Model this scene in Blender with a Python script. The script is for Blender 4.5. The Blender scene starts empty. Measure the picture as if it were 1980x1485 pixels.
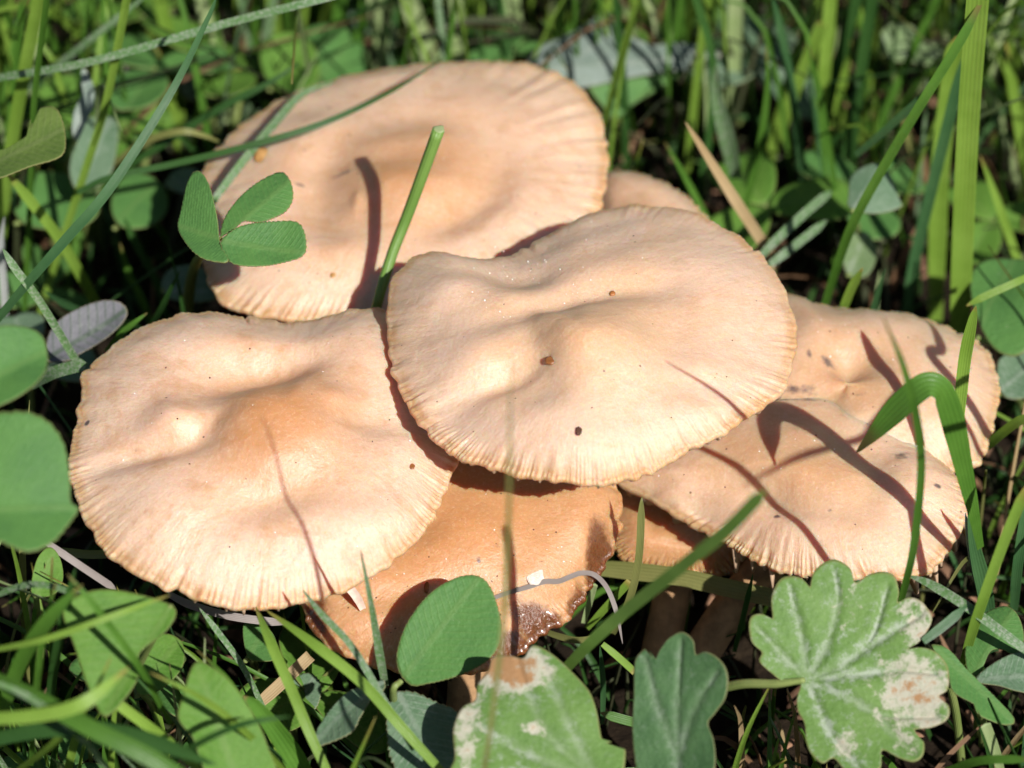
import bpy, math, random
import numpy as np
from mathutils import Vector

# ------------------------------------------------------------------ camera, sky, sun, exposure
# 1 Blender unit = 1 cm; the whole frame is about 11.5 cm wide
sc = bpy.context.scene
C = sc.collection
sc.unit_settings.system = 'METRIC'
sc.unit_settings.scale_length = 0.01
R = math.radians
PITCH = R(43)
DIST = 46.0
FW = 11.5                      # frame width at the aim point
AIM = np.array([0.0, 0.0, 3.2])
fwd = np.array([0, math.cos(PITCH), -math.sin(PITCH)])
upv = np.array([0, math.sin(PITCH), math.cos(PITCH)])
rgt = np.array([1.0, 0, 0])
EYE = AIM - fwd * DIST
cam = bpy.data.cameras.new('camera')
cam.lens = 36 * DIST / FW
cam.sensor_width = 36
cam.clip_start = 1.0
cam.clip_end = 2000
camo = bpy.data.objects.new('camera', cam)
C.objects.link(camo)
camo.location = EYE
camo.rotation_euler = (math.pi / 2 - PITCH, 0, 0)
sc.camera = camo
cam.dof.use_dof = True
cam.dof.focus_distance = DIST - 1.2
cam.dof.aperture_fstop = cam.lens * 1e-3 / 0.68
cam.dof.aperture_blades = 7

# sunlight comes from the right, behind the camera
_dc = np.array([-0.36, -0.08, 0.93])          # right, up, forward
SUN = _dc[0] * rgt + _dc[1] * upv + _dc[2] * fwd
SUN /= np.linalg.norm(SUN)
world = bpy.data.worlds.new('World')
sc.world = world
world.use_nodes = True
wn = world.node_tree.nodes
bg = wn['Background']
sky = wn.new('ShaderNodeTexSky')
sky.sky_type = 'NISHITA'
sky.sun_disc = False
sky.sun_elevation = math.asin(-SUN[2])
sky.sun_rotation = math.atan2(-SUN[0], -SUN[1])
bg.inputs[1].default_value = 0.05
world.node_tree.links.new(sky.outputs[0], bg.inputs[0])
sl = bpy.data.lights.new('sun', 'SUN')
sl.energy = 5.0
sl.angle = R(0.55)
sl.color = (1.0, 0.97, 0.935)
so = bpy.data.objects.new('sun', sl)
C.objects.link(so)
so.rotation_euler = Vector(SUN).to_track_quat('-Z', 'Y').to_euler()
so.location = (20, -20, 40)
sc.view_settings.view_transform = 'Standard'
sc.view_settings.look = 'None'
sc.view_settings.gamma = 1
sc.view_settings.use_curve_mapping = False
sc.view_settings.exposure = 0.28
sc.cycles.max_bounces = 8
sc.cycles.use_denoising = True

# ------------------------------------------------------------------ geometry helpers
PXW, PXH = 1980.0, 1485.0
S = FW / PXW                    # cm per photograph pixel at the aim distance


def ray(px, py):
    d = fwd + rgt * ((px - PXW / 2) * S / DIST) + upv * ((PXH / 2 - py) * S / DIST)
    return d


def P(px, py, z):
    """the point at height z seen at a pixel of the photograph"""
    d = ray(px, py)
    return EYE + d * ((z - EYE[2]) / d[2])


def plane_hit(px, py, p0, n):
    d = ray(px, py)
    return EYE + d * (np.dot(p0 - EYE, n) / np.dot(d, n))


def project(p):
    v = np.asarray(p) - EYE
    dep = v @ fwd
    return PXW / 2 + (v @ rgt) / dep * DIST / S, PXH / 2 - (v @ upv) / dep * DIST / S, dep


def unit(v):
    v = np.asarray(v, float)
    return v / (np.linalg.norm(v) + 1e-12)


def spline(pts, n, closed=False):
    p = np.asarray(pts, float)
    k = len(p)
    if closed:
        q = np.vstack([p[-1], p, p[0], p[1]])
        segs = k
    else:
        q = np.vstack([2 * p[0] - p[1], p, 2 * p[-1] - p[-2]])
        segs = k - 1
    out = []
    t = np.linspace(0, 1, n, endpoint=False)[:, None]
    for i in range(segs):
        a, b, c, d = q[i], q[i + 1], q[i + 2], q[i + 3]
        out.append(0.5 * (2 * b + (c - a) * t + (2 * a - 5 * b + 4 * c - d) * t ** 2 + (3 * b - a - 3 * c + d) * t ** 3))
    if not closed:
        out.append(p[-1:])
    return np.vstack(out)


def smooth(a, b, x):
    """smooth step from a to b, either way round"""
    t = np.clip((x - a) / (b - a), 0, 1)
    return t * t * (3 - 2 * t)


class MB:
    def __init__(self):
        self.v, self.f, self.n = [], [], 0

    def add(self, v, f):
        v = np.asarray(v, float)
        self.v.append(v)
        f = np.asarray(f, int)
        if f.size:
            self.f.append(f + self.n)
        self.n += len(v)


def mesh_from(name, v, quads, tris=None, smooth_shade=True, attrs=None):
    me = bpy.data.meshes.new(name)
    v = np.asarray(v, np.float32)
    quads = np.asarray(quads, np.int32).reshape(-1, 4)
    tris = np.zeros((0, 3), np.int32) if tris is None else np.asarray(tris, np.int32).reshape(-1, 3)
    me.vertices.add(len(v))
    me.vertices.foreach_set('co', v.ravel())
    nl = quads.size + tris.size
    me.loops.add(nl)
    me.loops.foreach_set('vertex_index', np.concatenate([quads.ravel(), tris.ravel()]))
    npoly = len(quads) + len(tris)
    me.polygons.add(npoly)
    me.polygons.foreach_set('loop_start', np.concatenate([np.arange(len(quads)) * 4, quads.size + np.arange(len(tris)) * 3]).astype(np.int32))
    me.update(calc_edges=True)
    me.validate()
    if smooth_shade:
        me.polygons.foreach_set('use_smooth', np.ones(len(me.polygons), bool))
    for k, a in (attrs or {}).items():
        at = me.attributes.new(k, 'FLOAT', 'POINT')
        at.data.foreach_set('value', np.asarray(a, np.float32))
    me.update()
    return me


def tag(o, label=None, cat=None, group=None, kind=None):
    if label: o['label'] = label
    if cat: o['category'] = cat
    if group: o['group'] = group
    if kind: o['kind'] = kind
    return o


def link(name, me, mat, parent=None):
    o = bpy.data.objects.new(name, me)
    C.objects.link(o)
    if mat is not None and me is not None and not me.materials:
        me.materials.append(mat)
    if parent is not None:
        o.parent = parent
        o.matrix_parent_inverse.identity()
    return o


def empty(name, loc=(0, 0, 0)):
    o = bpy.data.objects.new(name, None)
    C.objects.link(o)
    o.location = loc
    return o


def mesh_obj(name, v, q, mat, parent=None, tris=None, attrs=None, loc=None):
    """mesh given in world coordinates, stored round the thing's base"""
    base = np.array(parent.location if parent is not None and loc is None else (loc if loc is not None else (0, 0, 0)), float)
    me = mesh_from(name, np.asarray(v) - base, q, tris, attrs=attrs)
    o = link(name, me, mat, parent)
    if parent is None:
        o.location = base
    return o


def frames(pts, hint):
    t = np.gradient(pts, axis=0)
    t /= np.linalg.norm(t, axis=1)[:, None] + 1e-9
    side = np.cross(t, hint)
    ln = np.linalg.norm(side, axis=1)[:, None]
    side = np.where(ln > 1e-4, side / (ln + 1e-9), rgt)
    nor = np.cross(side, t)
    return t, side, nor


def blade_geo(pts, width, tip=0.35, base=0.75, fold=0.25, thick=0.012, roll=0.0, twist=0.0, seg=10, blunt=False, hint=None, ribs=True):
    """grass blade: closed six-sided section with a keel; pts are base to tip in cm"""
    c = spline(pts, seg)
    n = len(c)
    s = np.linspace(0, 1, n)
    _, side, nor = frames(c, hint if hint is not None else -fwd)
    a = roll + twist * s
    sd = side * np.cos(a)[:, None] + nor * np.sin(a)[:, None]
    no = -side * np.sin(a)[:, None] + nor * np.cos(a)[:, None]
    w = width * 0.5 * np.minimum(1, base + (1 - base) * s / 0.3)
    if not blunt:
        w = w * np.clip((1 - s) / tip, 0.0, 1) ** 0.7 + 0.002
    xs = np.array([-1, -0.5, 0, 0.5, 1, 1, 0.5, 0, -0.5, -1])
    hs = np.abs(xs) * fold
    tk = np.array([0, 0, 0, 0, 0, -0.25, -1.0, -1.8, -1.0, -0.25]) * thick
    V = c[:, None, :] + sd[:, None, :] * (w[:, None, None] * xs[None, :, None]) + no[:, None, :] * (w[:, None, None] * hs[None, :, None] + tk[None, :, None])
    k = 10
    i = np.arange(n - 1)[:, None] * k
    j = np.array([0, 1, 2, 3, 5, 6, 7, 8])[None, :]
    q = np.stack([i + j, i + j + 1, i + k + j + 1, i + k + j], -1).reshape(-1, 4)
    att = {'l': np.repeat(s, k), 's': np.tile(xs, n)}
    e = (n - 1) * k
    q = np.vstack([q, np.array([[0, 1, 8, 9], [1, 2, 7, 8], [2, 3, 6, 7], [3, 4, 5, 6]]) + e])
    return V.reshape(-1, 3), q, att


def tube_geo(pts, rad, seg=8, k=8, open_end=False):
    c = spline(pts, seg)
    n = len(c)
    s = np.linspace(0, 1, n)
    r = np.interp(s, np.linspace(0, 1, len(np.atleast_1d(rad))), np.atleast_1d(rad)) if np.ndim(rad) else np.full(n, rad)
    _, side, nor = frames(c, np.array([0.13, -0.99, 0.05]))
    a = np.linspace(0, 2 * np.pi, k, endpoint=False)
    V = c[:, None, :] + r[:, None, None] * (side[:, None, :] * np.cos(a)[None, :, None] + nor[:, None, :] * np.sin(a)[None, :, None])
    i = np.arange(n - 1)[:, None] * k
    j = np.arange(k)[None, :]
    q = np.stack([i + j, i + (j + 1) % k, i + k + (j + 1) % k, i + k + j], -1).reshape(-1, 4)
    V = V.reshape(-1, 3)
    tr = []
    tipc = c[-1] - (unit(c[-1] - c[-2]) * r[-1] * 0.5 if open_end else -unit(c[-1] - c[-2]) * r[-1] * 0.4)
    V = np.vstack([V, tipc, c[0]])
    for jj in range(k):
        tr.append([(n - 1) * k + jj, (n - 1) * k + (jj + 1) % k, n * k])
        tr.append([(jj + 1) % k, jj, n * k + 1])
    att = {'l': np.append(np.repeat(s, k), [1, 0]), 's': np.append(np.tile(np.cos(a), n), [0, 0])}
    return V, q, np.array(tr), att


def polar(uv, center, na, jitter=None):
    d = uv - center
    th = np.arctan2(d[:, 1], d[:, 0])
    r = np.hypot(d[:, 0], d[:, 1])
    o = np.argsort(th)
    th, r = th[o], r[o]
    T = np.linspace(-np.pi, np.pi, na, endpoint=False)
    return T, np.interp(T, np.concatenate([th - 2 * np.pi, th, th + 2 * np.pi]), np.tile(r, 3))


def waves(rng, n, scale):
    """a few random plane waves: cheap smooth lumps on (u, v)"""
    ks = [(rng.normal(0, 1, 2) * scale, rng.uniform(0, 6.28)) for _ in range(n)]
    return lambda u, v: sum(np.sin(k[0] * u + k[1] * v + p) for k, p in ks) / math.sqrt(n)


# ------------------------------------------------------------------ materials
class NT:
    def __init__(self, name):
        self.m = bpy.data.materials.new(name)
        self.m.use_nodes = True
        self.t = self.m.node_tree
        self.b = self.t.nodes['Principled BSDF']
        self.o = self.t.nodes['Material Output']

    def n(self, ty, **kw):
        x = self.t.nodes.new(ty)
        for k, v in kw.items():
            if k.startswith('_'):
                setattr(x, k[1:], v)
            else:
                x.inputs[int(k[1:]) if k[0] == 'i' and k[1:].isdigit() else k].default_value = v
        return x

    def l(self, a, b):
        self.t.links.new(a, b)

    def attr(self, name):
        return self.n('ShaderNodeAttribute', _attribute_name=name).outputs['Fac']

    def obj(self):
        return self.n('ShaderNodeTexCoord').outputs['Object']

    def noise(self, scale, detail=3, rough=0.55, vec=None, dist=0.0):
        x = self.n('ShaderNodeTexNoise', Scale=scale, Detail=detail, Roughness=rough, Distortion=dist)
        self.l(vec if vec is not None else self.obj(), x.inputs['Vector'])
        return x.outputs['Fac']

    def ramp(self, fac, stops):
        r = self.n('ShaderNodeValToRGB')
        e = r.color_ramp.elements
        while len(e) < len(stops):
            e.new(0.5)
        for i, (p, c) in enumerate(stops):
            e[i].position = p
            e[i].color = (*c, 1) if len(c) == 3 else c
        self.l(fac, r.inputs[0])
        return r.outputs[0]

    def mix(self, fac, a, b, mode='MIX'):
        x = self.n('ShaderNodeMix', _data_type='RGBA', _blend_type=mode)
        for s_, v in ((0, fac), (6, a), (7, b)):
            if isinstance(v, (int, float)):
                x.inputs[s_].default_value = v
            elif isinstance(v, tuple):
                x.inputs[s_].default_value = (*v, 1)
            else:
                self.l(v, x.inputs[s_])
        return x.outputs[2]

    def math(self, op, a, b=0.0, c=None):
        x = self.n('ShaderNodeMath', _operation=op)
        for i, v in enumerate((a, b) if c is None else (a, b, c)):
            if isinstance(v, (int, float)):
                x.inputs[i].default_value = v
            else:
                self.l(v, x.inputs[i])
        return x.outputs[0]

    def step(self, v, a, b):
        x = self.n('ShaderNodeMapRange', _interpolation_type='SMOOTHSTEP')
        self.l(v, x.inputs[0])
        x.inputs[1].default_value, x.inputs[2].default_value = a, b
        return x.outputs[0]

    def bump(self, h, strength, dist):
        x = self.n('ShaderNodeBump', Strength=strength, Distance=dist)
        self.l(h, x.inputs['Height'])
        self.l(x.outputs[0], self.b.inputs['Normal'])
        return x.outputs[0]

    def translucent(self, col, fac, normal=None):
        t = self.n('ShaderNodeBsdfTranslucent')
        if isinstance(col, tuple): t.inputs[0].default_value = (*col, 1)
        else: self.l(col, t.inputs[0])
        m = self.n('ShaderNodeMixShader')
        m.inputs[0].default_value = fac
        self.l(self.b.outputs[0], m.inputs[1])
        self.l(t.outputs[0], m.inputs[2])
        self.l(m.outputs[0], self.o.inputs[0])


def cap_mat(name, centre, mid, edge, wet=0.0):
    k = NT(name)
    rho = k.attr('rho')
    ob = k.obj()
    big = k.noise(0.9, 4, 0.6, ob)
    r2 = k.math('ADD', rho, k.math('ADD', k.math('MULTIPLY', k.math('SUBTRACT', big, 0.5), 0.75), k.math('MULTIPLY', k.math('SUBTRACT', k.noise(4.5, 4, 0.65, ob), 0.5), 0.35)))
    col = k.ramp(r2, [(0.08, centre), (0.36, tuple(0.62 * a + 0.38 * b for a, b in zip(centre, mid))), (0.56, tuple(0.3 * a + 0.7 * b for a, b in zip(centre, mid))), (0.80, mid), (1.0, mid)])
    col = k.mix(k.math('MULTIPLY', k.step(rho, 0.95, 0.998), k.math('ADD', 0.35, k.math('MULTIPLY', k.step(k.noise(2.2, 4, 0.65, ob), 0.35, 0.6), 0.6))), col, edge)
    col = k.mix(k.math('MULTIPLY', k.step(k.math('ADD', rho, k.math('MULTIPLY', k.math('SUBTRACT', big, 0.5), 0.3)), 0.8, 1.0), 0.25), col, edge)
    # water-soaked mottling and faint radial fibres
    mot = k.noise(3.2, 5, 0.65, ob)
    col = k.mix(k.math('MULTIPLY', k.step(mot, 0.5, 0.72), 0.42), col, tuple(c * 0.8 + e * 0.1 for c, e in zip(centre, edge)))
    fine = k.noise(26, 6, 0.75, ob)
    col = k.mix(k.math('MULTIPLY', k.step(fine, 0.42, 0.66), 0.22), col, edge)
    col = k.mix(k.math('MULTIPLY', k.step(fine, 0.50, 0.30), 0.30), col, (0.80, 0.62, 0.47))
    damp = k.math('MULTIPLY', k.step(k.noise(1.5, 6, 0.7, ob, 0.6), 0.50, 0.68), k.math('SUBTRACT', 1.0, k.step(rho, 0.80, 0.98)))
    col = k.mix(k.math('MULTIPLY', damp, 0.42), col, tuple(c * 0.92 for c in centre))
    # fibres that run from the centre to the margin
    cxyz = k.n('ShaderNodeCombineXYZ')
    k.l(k.math('MULTIPLY', k.attr('cx'), 9.0), cxyz.inputs[0])
    k.l(k.math('MULTIPLY', k.attr('cy'), 9.0), cxyz.inputs[1])
    k.l(k.math('MULTIPLY', rho, 2.2), cxyz.inputs[2])
    fib = k.noise(5.5, 5, 0.7, cxyz.outputs[0])
    fibm = k.math('MULTIPLY', k.step(rho, 0.25, 0.95), k.math('SUBTRACT', fib, 0.5))
    col = k.mix(k.math('MULTIPLY', k.step(fibm, 0.0, 0.22), 0.28), col, edge)
    col = k.mix(k.math('MULTIPLY', k.step(k.math('MULTIPLY', fibm, -1.0), 0.0, 0.25), 0.25), col, (0.80, 0.62, 0.46))
    # small pale scuffs
    col = k.mix(k.math('MULTIPLY', k.step(k.noise(9, 6, 0.75, ob), 0.62, 0.74), 0.2), col, (0.80, 0.64, 0.49))
    # brown stain (bruises, rot), stored per vertex
    st = k.attr('stain')
    st2 = k.step(k.math('ADD', st, k.math('MULTIPLY', k.math('SUBTRACT', k.noise(7, 4, 0.6, ob), 0.5), 0.7)), 0.3, 0.75)
    col = k.mix(st2, col, (0.17, 0.062, 0.022))
    dk = k.attr('smudge')  # dark smudges, and crease shade painted where the two right caps meet
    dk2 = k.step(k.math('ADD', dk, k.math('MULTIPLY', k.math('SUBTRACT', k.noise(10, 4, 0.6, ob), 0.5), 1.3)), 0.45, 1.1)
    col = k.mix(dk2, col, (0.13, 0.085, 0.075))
    # tiny soil dots
    for scale, rad, rare in ((2.6, 0.045, 0.60), (5.0, 0.06, 0.82)):
        vo = k.n('ShaderNodeTexVoronoi', Scale=scale)
        k.l(ob, vo.inputs['Vector'])
        sep = k.n('ShaderNodeSeparateColor')
        k.l(vo.outputs['Color'], sep.inputs[0])
        dot = k.math('MULTIPLY', k.math('SUBTRACT', 1.0, k.step(vo.outputs['Distance'], rad * 0.5, rad)), k.math('GREATER_THAN', sep.outputs[0], rare))
        col = k.mix(k.math('MULTIPLY', dot, 0.8), col, (0.11, 0.05, 0.03))
    k.l(col, k.b.inputs['Base Color'])
    k.b.inputs['Roughness'].default_value = 0.6
    rg = k.mix(st2, (0.44, 0.44, 0.44), (0.22, 0.22, 0.22))
    k.l(rg, k.b.inputs['Roughness'])
    k.b.inputs['Specular IOR Level'].default_value = 0.65
    k.l(k.math('MULTIPLY', st2, 0.8), k.b.inputs['Coat Weight'])
    k.b.inputs['Coat Roughness'].default_value = 0.12
    k.b.inputs['Subsurface Weight'].default_value = 0.75
    k.b.inputs['Subsurface Radius'].default_value = (1.0, 0.28, 0.09)
    k.b.inputs['Subsurface Scale'].default_value = 0.28
    h = k.math('ADD', k.math('MULTIPLY', k.noise(9, 5, 0.65, ob), 1.2), k.math('MULTIPLY', k.noise(45, 3, 0.6, ob), 0.3))
    h = k.math('ADD', h, k.math('MULTIPLY', fibm, 0.9))
    h = k.math('ADD', h, k.math('MULTIPLY', k.math('MULTIPLY', k.noise(30, 2, 0.5, ob), st2), 1.6))
    k.bump(h, 0.45, 0.03)
    return k.m


CREAM = (0.73, 0.515, 0.375)
M = {}
M['cap'] = cap_mat('cap_skin', (0.53, 0.25, 0.10), CREAM, (0.54, 0.30, 0.135))
M['cap_pale'] = cap_mat('cap_skin_pale', (0.56, 0.32, 0.165), (0.71, 0.485, 0.335), (0.54, 0.31, 0.145))
M['cap_mid'] = cap_mat('cap_skin_light', (0.66, 0.41, 0.235), CREAM, (0.54, 0.30, 0.135))
M['cap_back'] = cap_mat('cap_skin_tawny', (0.55, 0.275, 0.12), (0.72, 0.50, 0.355), (0.54, 0.30, 0.135))
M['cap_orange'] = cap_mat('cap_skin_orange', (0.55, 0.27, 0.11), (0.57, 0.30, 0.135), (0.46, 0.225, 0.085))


def simple(name, col, var=0.35, scale=6, rough=0.6, spec=0.3, tr=0.0, col2=None, bump=0.0, sss=0):
    k = NT(name)
    f = k.noise(scale, 4, 0.6)
    c = k.mix(k.step(f, 0.3, 0.7), tuple(x * (1 - var) for x in col), col2 or tuple(min(1, x * (1 + var)) for x in col))
    k.l(c, k.b.inputs['Base Color'])
    k.b.inputs['Roughness'].default_value = rough
    k.b.inputs['Specular IOR Level'].default_value = spec
    if bump:
        k.bump(k.noise(scale * 4, 4), bump, 0.03)
    if tr:
        k.translucent(c, tr)
    return k.m


M['gill'] = simple('gill_flesh', (0.72, 0.50, 0.33), 0.15, 5, 0.65, 0.2, tr=0.25)
M['stem'] = simple('stem_fibre', (0.34, 0.20, 0.10), 0.35, 3, 0.7, 0.2, bump=0.4)
M['soil'] = None


def grass_mat(name, col, col2, tr=0.4, rough=0.42, dust=0.0, tip=None, trcol=None):
    k = NT(name)
    l, s = k.attr('l'), k.attr('s')
    rnd = k.n('ShaderNodeObjectInfo').outputs['Random']
    rib = k.math('SINE', k.math('MULTIPLY', s, 17.0))
    ob = k.obj()
    c = k.mix(k.step(k.noise(1.3, 4, 0.6, ob), 0.3, 0.7), col, col2)
    c = k.mix(k.math('MULTIPLY', k.math('ADD', rib, 1.0), 0.075), c, tuple(min(1, x * 1.9) for x in col2))
    c = k.mix(k.math('MULTIPLY', rnd, 0.4), c, tuple(x * 0.62 for x in col))
    if tip is not None:
        c = k.mix(k.step(l, 0.86, 0.97), c, tip)
    if dust:
        d = k.step(k.noise(26, 5, 0.75, ob), 0.44, 0.62)
        c = k.mix(k.math('MULTIPLY', d, dust), c, (0.42, 0.46, 0.36))
    c = k.mix(k.step(k.noise(2.1, 3, 0.6, ob), 0.74, 0.85), c, (0.24, 0.19, 0.06))
    k.l(c, k.b.inputs['Base Color'])
    k.b.inputs['Roughness'].default_value = rough
    k.b.inputs['Specular IOR Level'].default_value = 0.5
    k.bump(k.math('ADD', k.math('MULTIPLY', rib, 0.22), k.math('MULTIPLY', k.noise(35, 3, 0.6, ob), 0.8)), 0.5, 0.012)
    k.translucent(k.mix(0.6, c, trcol or (0.30, 0.42, 0.03)), tr)
    return k.m


M['g_mid'] = grass_mat('grass_green', (0.070, 0.181, 0.020), (0.120, 0.269, 0.037), tip=(0.24, 0.20, 0.06))
M['g_yellow'] = grass_mat('grass_yellow_green', (0.183, 0.317, 0.037), (0.268, 0.427, 0.067), tip=(0.35, 0.30, 0.07))
M['g_blue'] = grass_mat('grass_blue_green', (0.050, 0.137, 0.046), (0.085, 0.192, 0.068), rough=0.36, trcol=(0.12, 0.28, 0.05))
M['g_pale'] = grass_mat('grass_pale', (0.34, 0.47, 0.17), (0.50, 0.58, 0.30), rough=0.5)
M['g_dust'] = grass_mat('grass_dusty', (0.110, 0.244, 0.073), (0.171, 0.317, 0.110), rough=0.4, dust=0.75, trcol=(0.15, 0.3, 0.06))
M['g_dark'] = grass_mat('grass_dark', (0.035, 0.104, 0.020), (0.060, 0.154, 0.032), trcol=(0.12, 0.26, 0.03))
M['g_olive'] = grass_mat('grass_olive', (0.207, 0.220, 0.061), (0.305, 0.305, 0.104))
M['g_dry'] = grass_mat('grass_dry', (0.46, 0.32, 0.15), (0.58, 0.43, 0.23), rough=0.6, trcol=(0.5, 0.33, 0.14))
M['g_grey'] = grass_mat('grass_dry_grey', (0.33, 0.28, 0.25), (0.46, 0.40, 0.37), rough=0.5, trcol=(0.4, 0.33, 0.25))
M['g_brown'] = grass_mat('grass_dry_brown', (0.24, 0.13, 0.065), (0.36, 0.21, 0.11), rough=0.6, trcol=(0.3, 0.17, 0.06))
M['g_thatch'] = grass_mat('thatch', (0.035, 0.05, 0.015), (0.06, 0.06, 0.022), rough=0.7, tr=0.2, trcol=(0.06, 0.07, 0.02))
M['g_white'] = grass_mat('grass_bleached', (0.55, 0.56, 0.54), (0.68, 0.69, 0.66), rough=0.4)
M['petiole'] = grass_mat('petiole', (0.207, 0.281, 0.073), (0.317, 0.378, 0.122), tr=0.2)
M['cut_stem'] = grass_mat('cut_stem', (0.134, 0.256, 0.043), (0.207, 0.354, 0.073), tr=0.15, rough=0.45)


def leaf_mat(name, col, col2, vein, nv=11, dust=0.0, blotch=None, bl_amt=0.0, tr=0.3, rough=0.45, radial=False, trcol=(0.22, 0.36, 0.03), vein_amt=0.55):
    k = NT(name)
    s, l, rr = k.attr('s'), k.attr('l'), k.attr('rho')
    ob = k.obj()
    a = k.math('ABSOLUTE', s)
    c = k.mix(k.step(k.noise(2.0, 4, 0.6, ob), 0.3, 0.7), col, col2)
    c = k.mix(k.math('MULTIPLY', k.step(k.noise(28, 3, 0.7, ob), 0.4, 0.7), 0.3), c, tuple(x * 1.35 for x in col2))
    wig = k.math('MULTIPLY', k.math('SUBTRACT', k.noise(3.0, 2, 0.5, ob), 0.5), 0.10)
    mid = k.math('SUBTRACT', 1.0, k.step(a, 0.012, 0.05))
    ph = k.math('FRACT', k.math('ADD', k.math('MULTIPLY', k.math('SUBTRACT', l, k.math('MULTIPLY', a, 0.55)), nv), k.math('MULTIPLY', wig, nv * 0.5)))
    side = k.math('SUBTRACT', 1.0, k.step(k.math('ABSOLUTE', k.math('SUBTRACT', ph, 0.5)), 0.04, 0.20))
    if radial:
        side = k.attr('vein')
        mid = side
    vv = k.math('MAXIMUM', mid, k.math('MULTIPLY', side, 0.6))
    c = k.mix(k.math('MULTIPLY', vv, vein_amt), c, vein)
    if dust:
        d = k.math('MULTIPLY', k.step(k.math('ADD', k.noise(9, 7, 0.8, ob), k.math('MULTIPLY', vv, 0.14)), 0.50, 0.70), k.step(k.noise(1.3, 3, 0.6, ob), 0.35, 0.65))
        c = k.mix(k.math('MULTIPLY', d, dust), c, (0.50, 0.53, 0.47))
    st = k.attr('stain')
    ns = k.math('MULTIPLY', k.math('SUBTRACT', k.noise(5.5, 7, 0.75, ob), 0.5), 2.0)
    c = k.mix(k.step(k.math('ADD', st, ns), 0.28, 0.60), c, (0.50, 0.48, 0.37))
    c = k.mix(k.step(k.math('ADD', st, ns), 0.62, 0.95), c, blotch or (0.40, 0.22, 0.10))
    if bl_amt:
        c = k.mix(k.math('MULTIPLY', k.step(k.noise(1.7, 4, 0.6, ob), 0.56, 0.72), bl_amt), c, blotch)
    c = k.mix(k.math('MULTIPLY', k.step(rr, 0.965, 1.0), 0.55), c, (0.30, 0.24, 0.10))
    k.l(c, k.b.inputs['Base Color'])
    k.b.inputs['Roughness'].default_value = rough + 0.12
    k.b.inputs['Specular IOR Level'].default_value = 0.3
    h = k.math('ADD', k.math('MULTIPLY', vv, -0.5 if radial else -0.22), k.math('MULTIPLY', k.noise(16, 4, 0.6, ob), 1.0))
    k.bump(h, 0.5, 0.03)
    k.translucent(k.mix(0.6, c, trcol), tr)
    return k.m


M['clover'] = leaf_mat('clover_leaf_green', (0.075, 0.192, 0.050), (0.100, 0.236, 0.055), (0.17, 0.27, 0.08), 16, tr=0.28, vein_amt=0.3)
M['clover_b'] = leaf_mat('clover_leaf_bright', (0.100, 0.236, 0.032), (0.155, 0.308, 0.046), (0.22, 0.33, 0.09), 13, tr=0.4, vein_amt=0.32)
M['clover_o'] = leaf_mat('clover_leaf_olive', (0.085, 0.143, 0.028), (0.130, 0.192, 0.041), (0.19, 0.22, 0.09), 14, tr=0.25, vein_amt=0.3)
M['clover_g'] = leaf_mat('clover_leaf_grey', (0.095, 0.176, 0.091), (0.150, 0.230, 0.137), (0.22, 0.28, 0.20), 12, tr=0.2, dust=0.35, rough=0.4, vein_amt=0.3)
M['purple'] = leaf_mat('grey_purple_leaf', (0.105, 0.110, 0.115), (0.17, 0.165, 0.18), (0.06, 0.085, 0.06), 9, tr=0.12, dust=0.30, vein_amt=0.95)
M['ivy'] = leaf_mat('ground_ivy_green', (0.100, 0.200, 0.040), (0.145, 0.255, 0.060), (0.26, 0.33, 0.18), 6, dust=0.6, tr=0.25, radial=True, vein_amt=0.3)
M['ivy_d'] = leaf_mat('ground_ivy_dark', (0.050, 0.115, 0.041), (0.085, 0.170, 0.064), (0.12, 0.18, 0.09), 6, dust=0.25, tr=0.2, radial=True, vein_amt=0.4)
M['silver'] = leaf_mat('silvery_leaf', (0.13, 0.185, 0.135), (0.22, 0.27, 0.235), (0.13, 0.18, 0.12), 8, dust=0.45, tr=0.2, vein_amt=0.4)
M['white_leaf'] = leaf_mat('mildewed_leaf', (0.14, 0.22, 0.09), (0.20, 0.28, 0.12), (0.20, 0.28, 0.12), 8, dust=0.45, tr=0.3, vein_amt=0.4)


def soil_mat():
    k = NT('soil')
    f = k.noise(1.6, 8, 0.7)
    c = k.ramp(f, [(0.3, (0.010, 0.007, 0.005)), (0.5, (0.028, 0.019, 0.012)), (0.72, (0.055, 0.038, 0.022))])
    k.l(c, k.b.inputs['Base Color'])
    k.b.inputs['Roughness'].default_value = 0.95
    k.b.inputs['Specular IOR Level'].default_value = 0.1
    k.bump(k.noise(5, 8, 0.7), 0.9, 0.25)
    return k.m


M['soil'] = soil_mat()
M['litter'] = simple('leaf_litter', (0.20, 0.11, 0.065), 0.6, 1.3, 0.8, 0.15, col2=(0.36, 0.20, 0.12))
M['scar_white'] = simple('exposed_white_flesh', (0.78, 0.66, 0.56), 0.15, 14, 0.5, 0.4, bump=0.6)
M['scar_orange'] = simple('orange_bruise', (0.60, 0.27, 0.06), 0.45, 12, 0.45, 0.4, col2=(0.68, 0.38, 0.14), bump=0.6)
M['scar_brown'] = simple('brown_pit', (0.30, 0.11, 0.03), 0.3, 8, 0.4, 0.5)
M['speck'] = simple('soil_crumb', (0.09, 0.04, 0.025), 0.4, 8, 0.8, 0.2)
M['grit'] = simple('pale_grit', (0.8, 0.74, 0.66), 0.1, 8, 0.5, 0.4)
M['root'] = simple('pale_rootlet', (0.62, 0.46, 0.37), 0.25, 5, 0.6, 0.3)

# ------------------------------------------------------------------ setting: ground
rng = np.random.default_rng(7)


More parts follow.
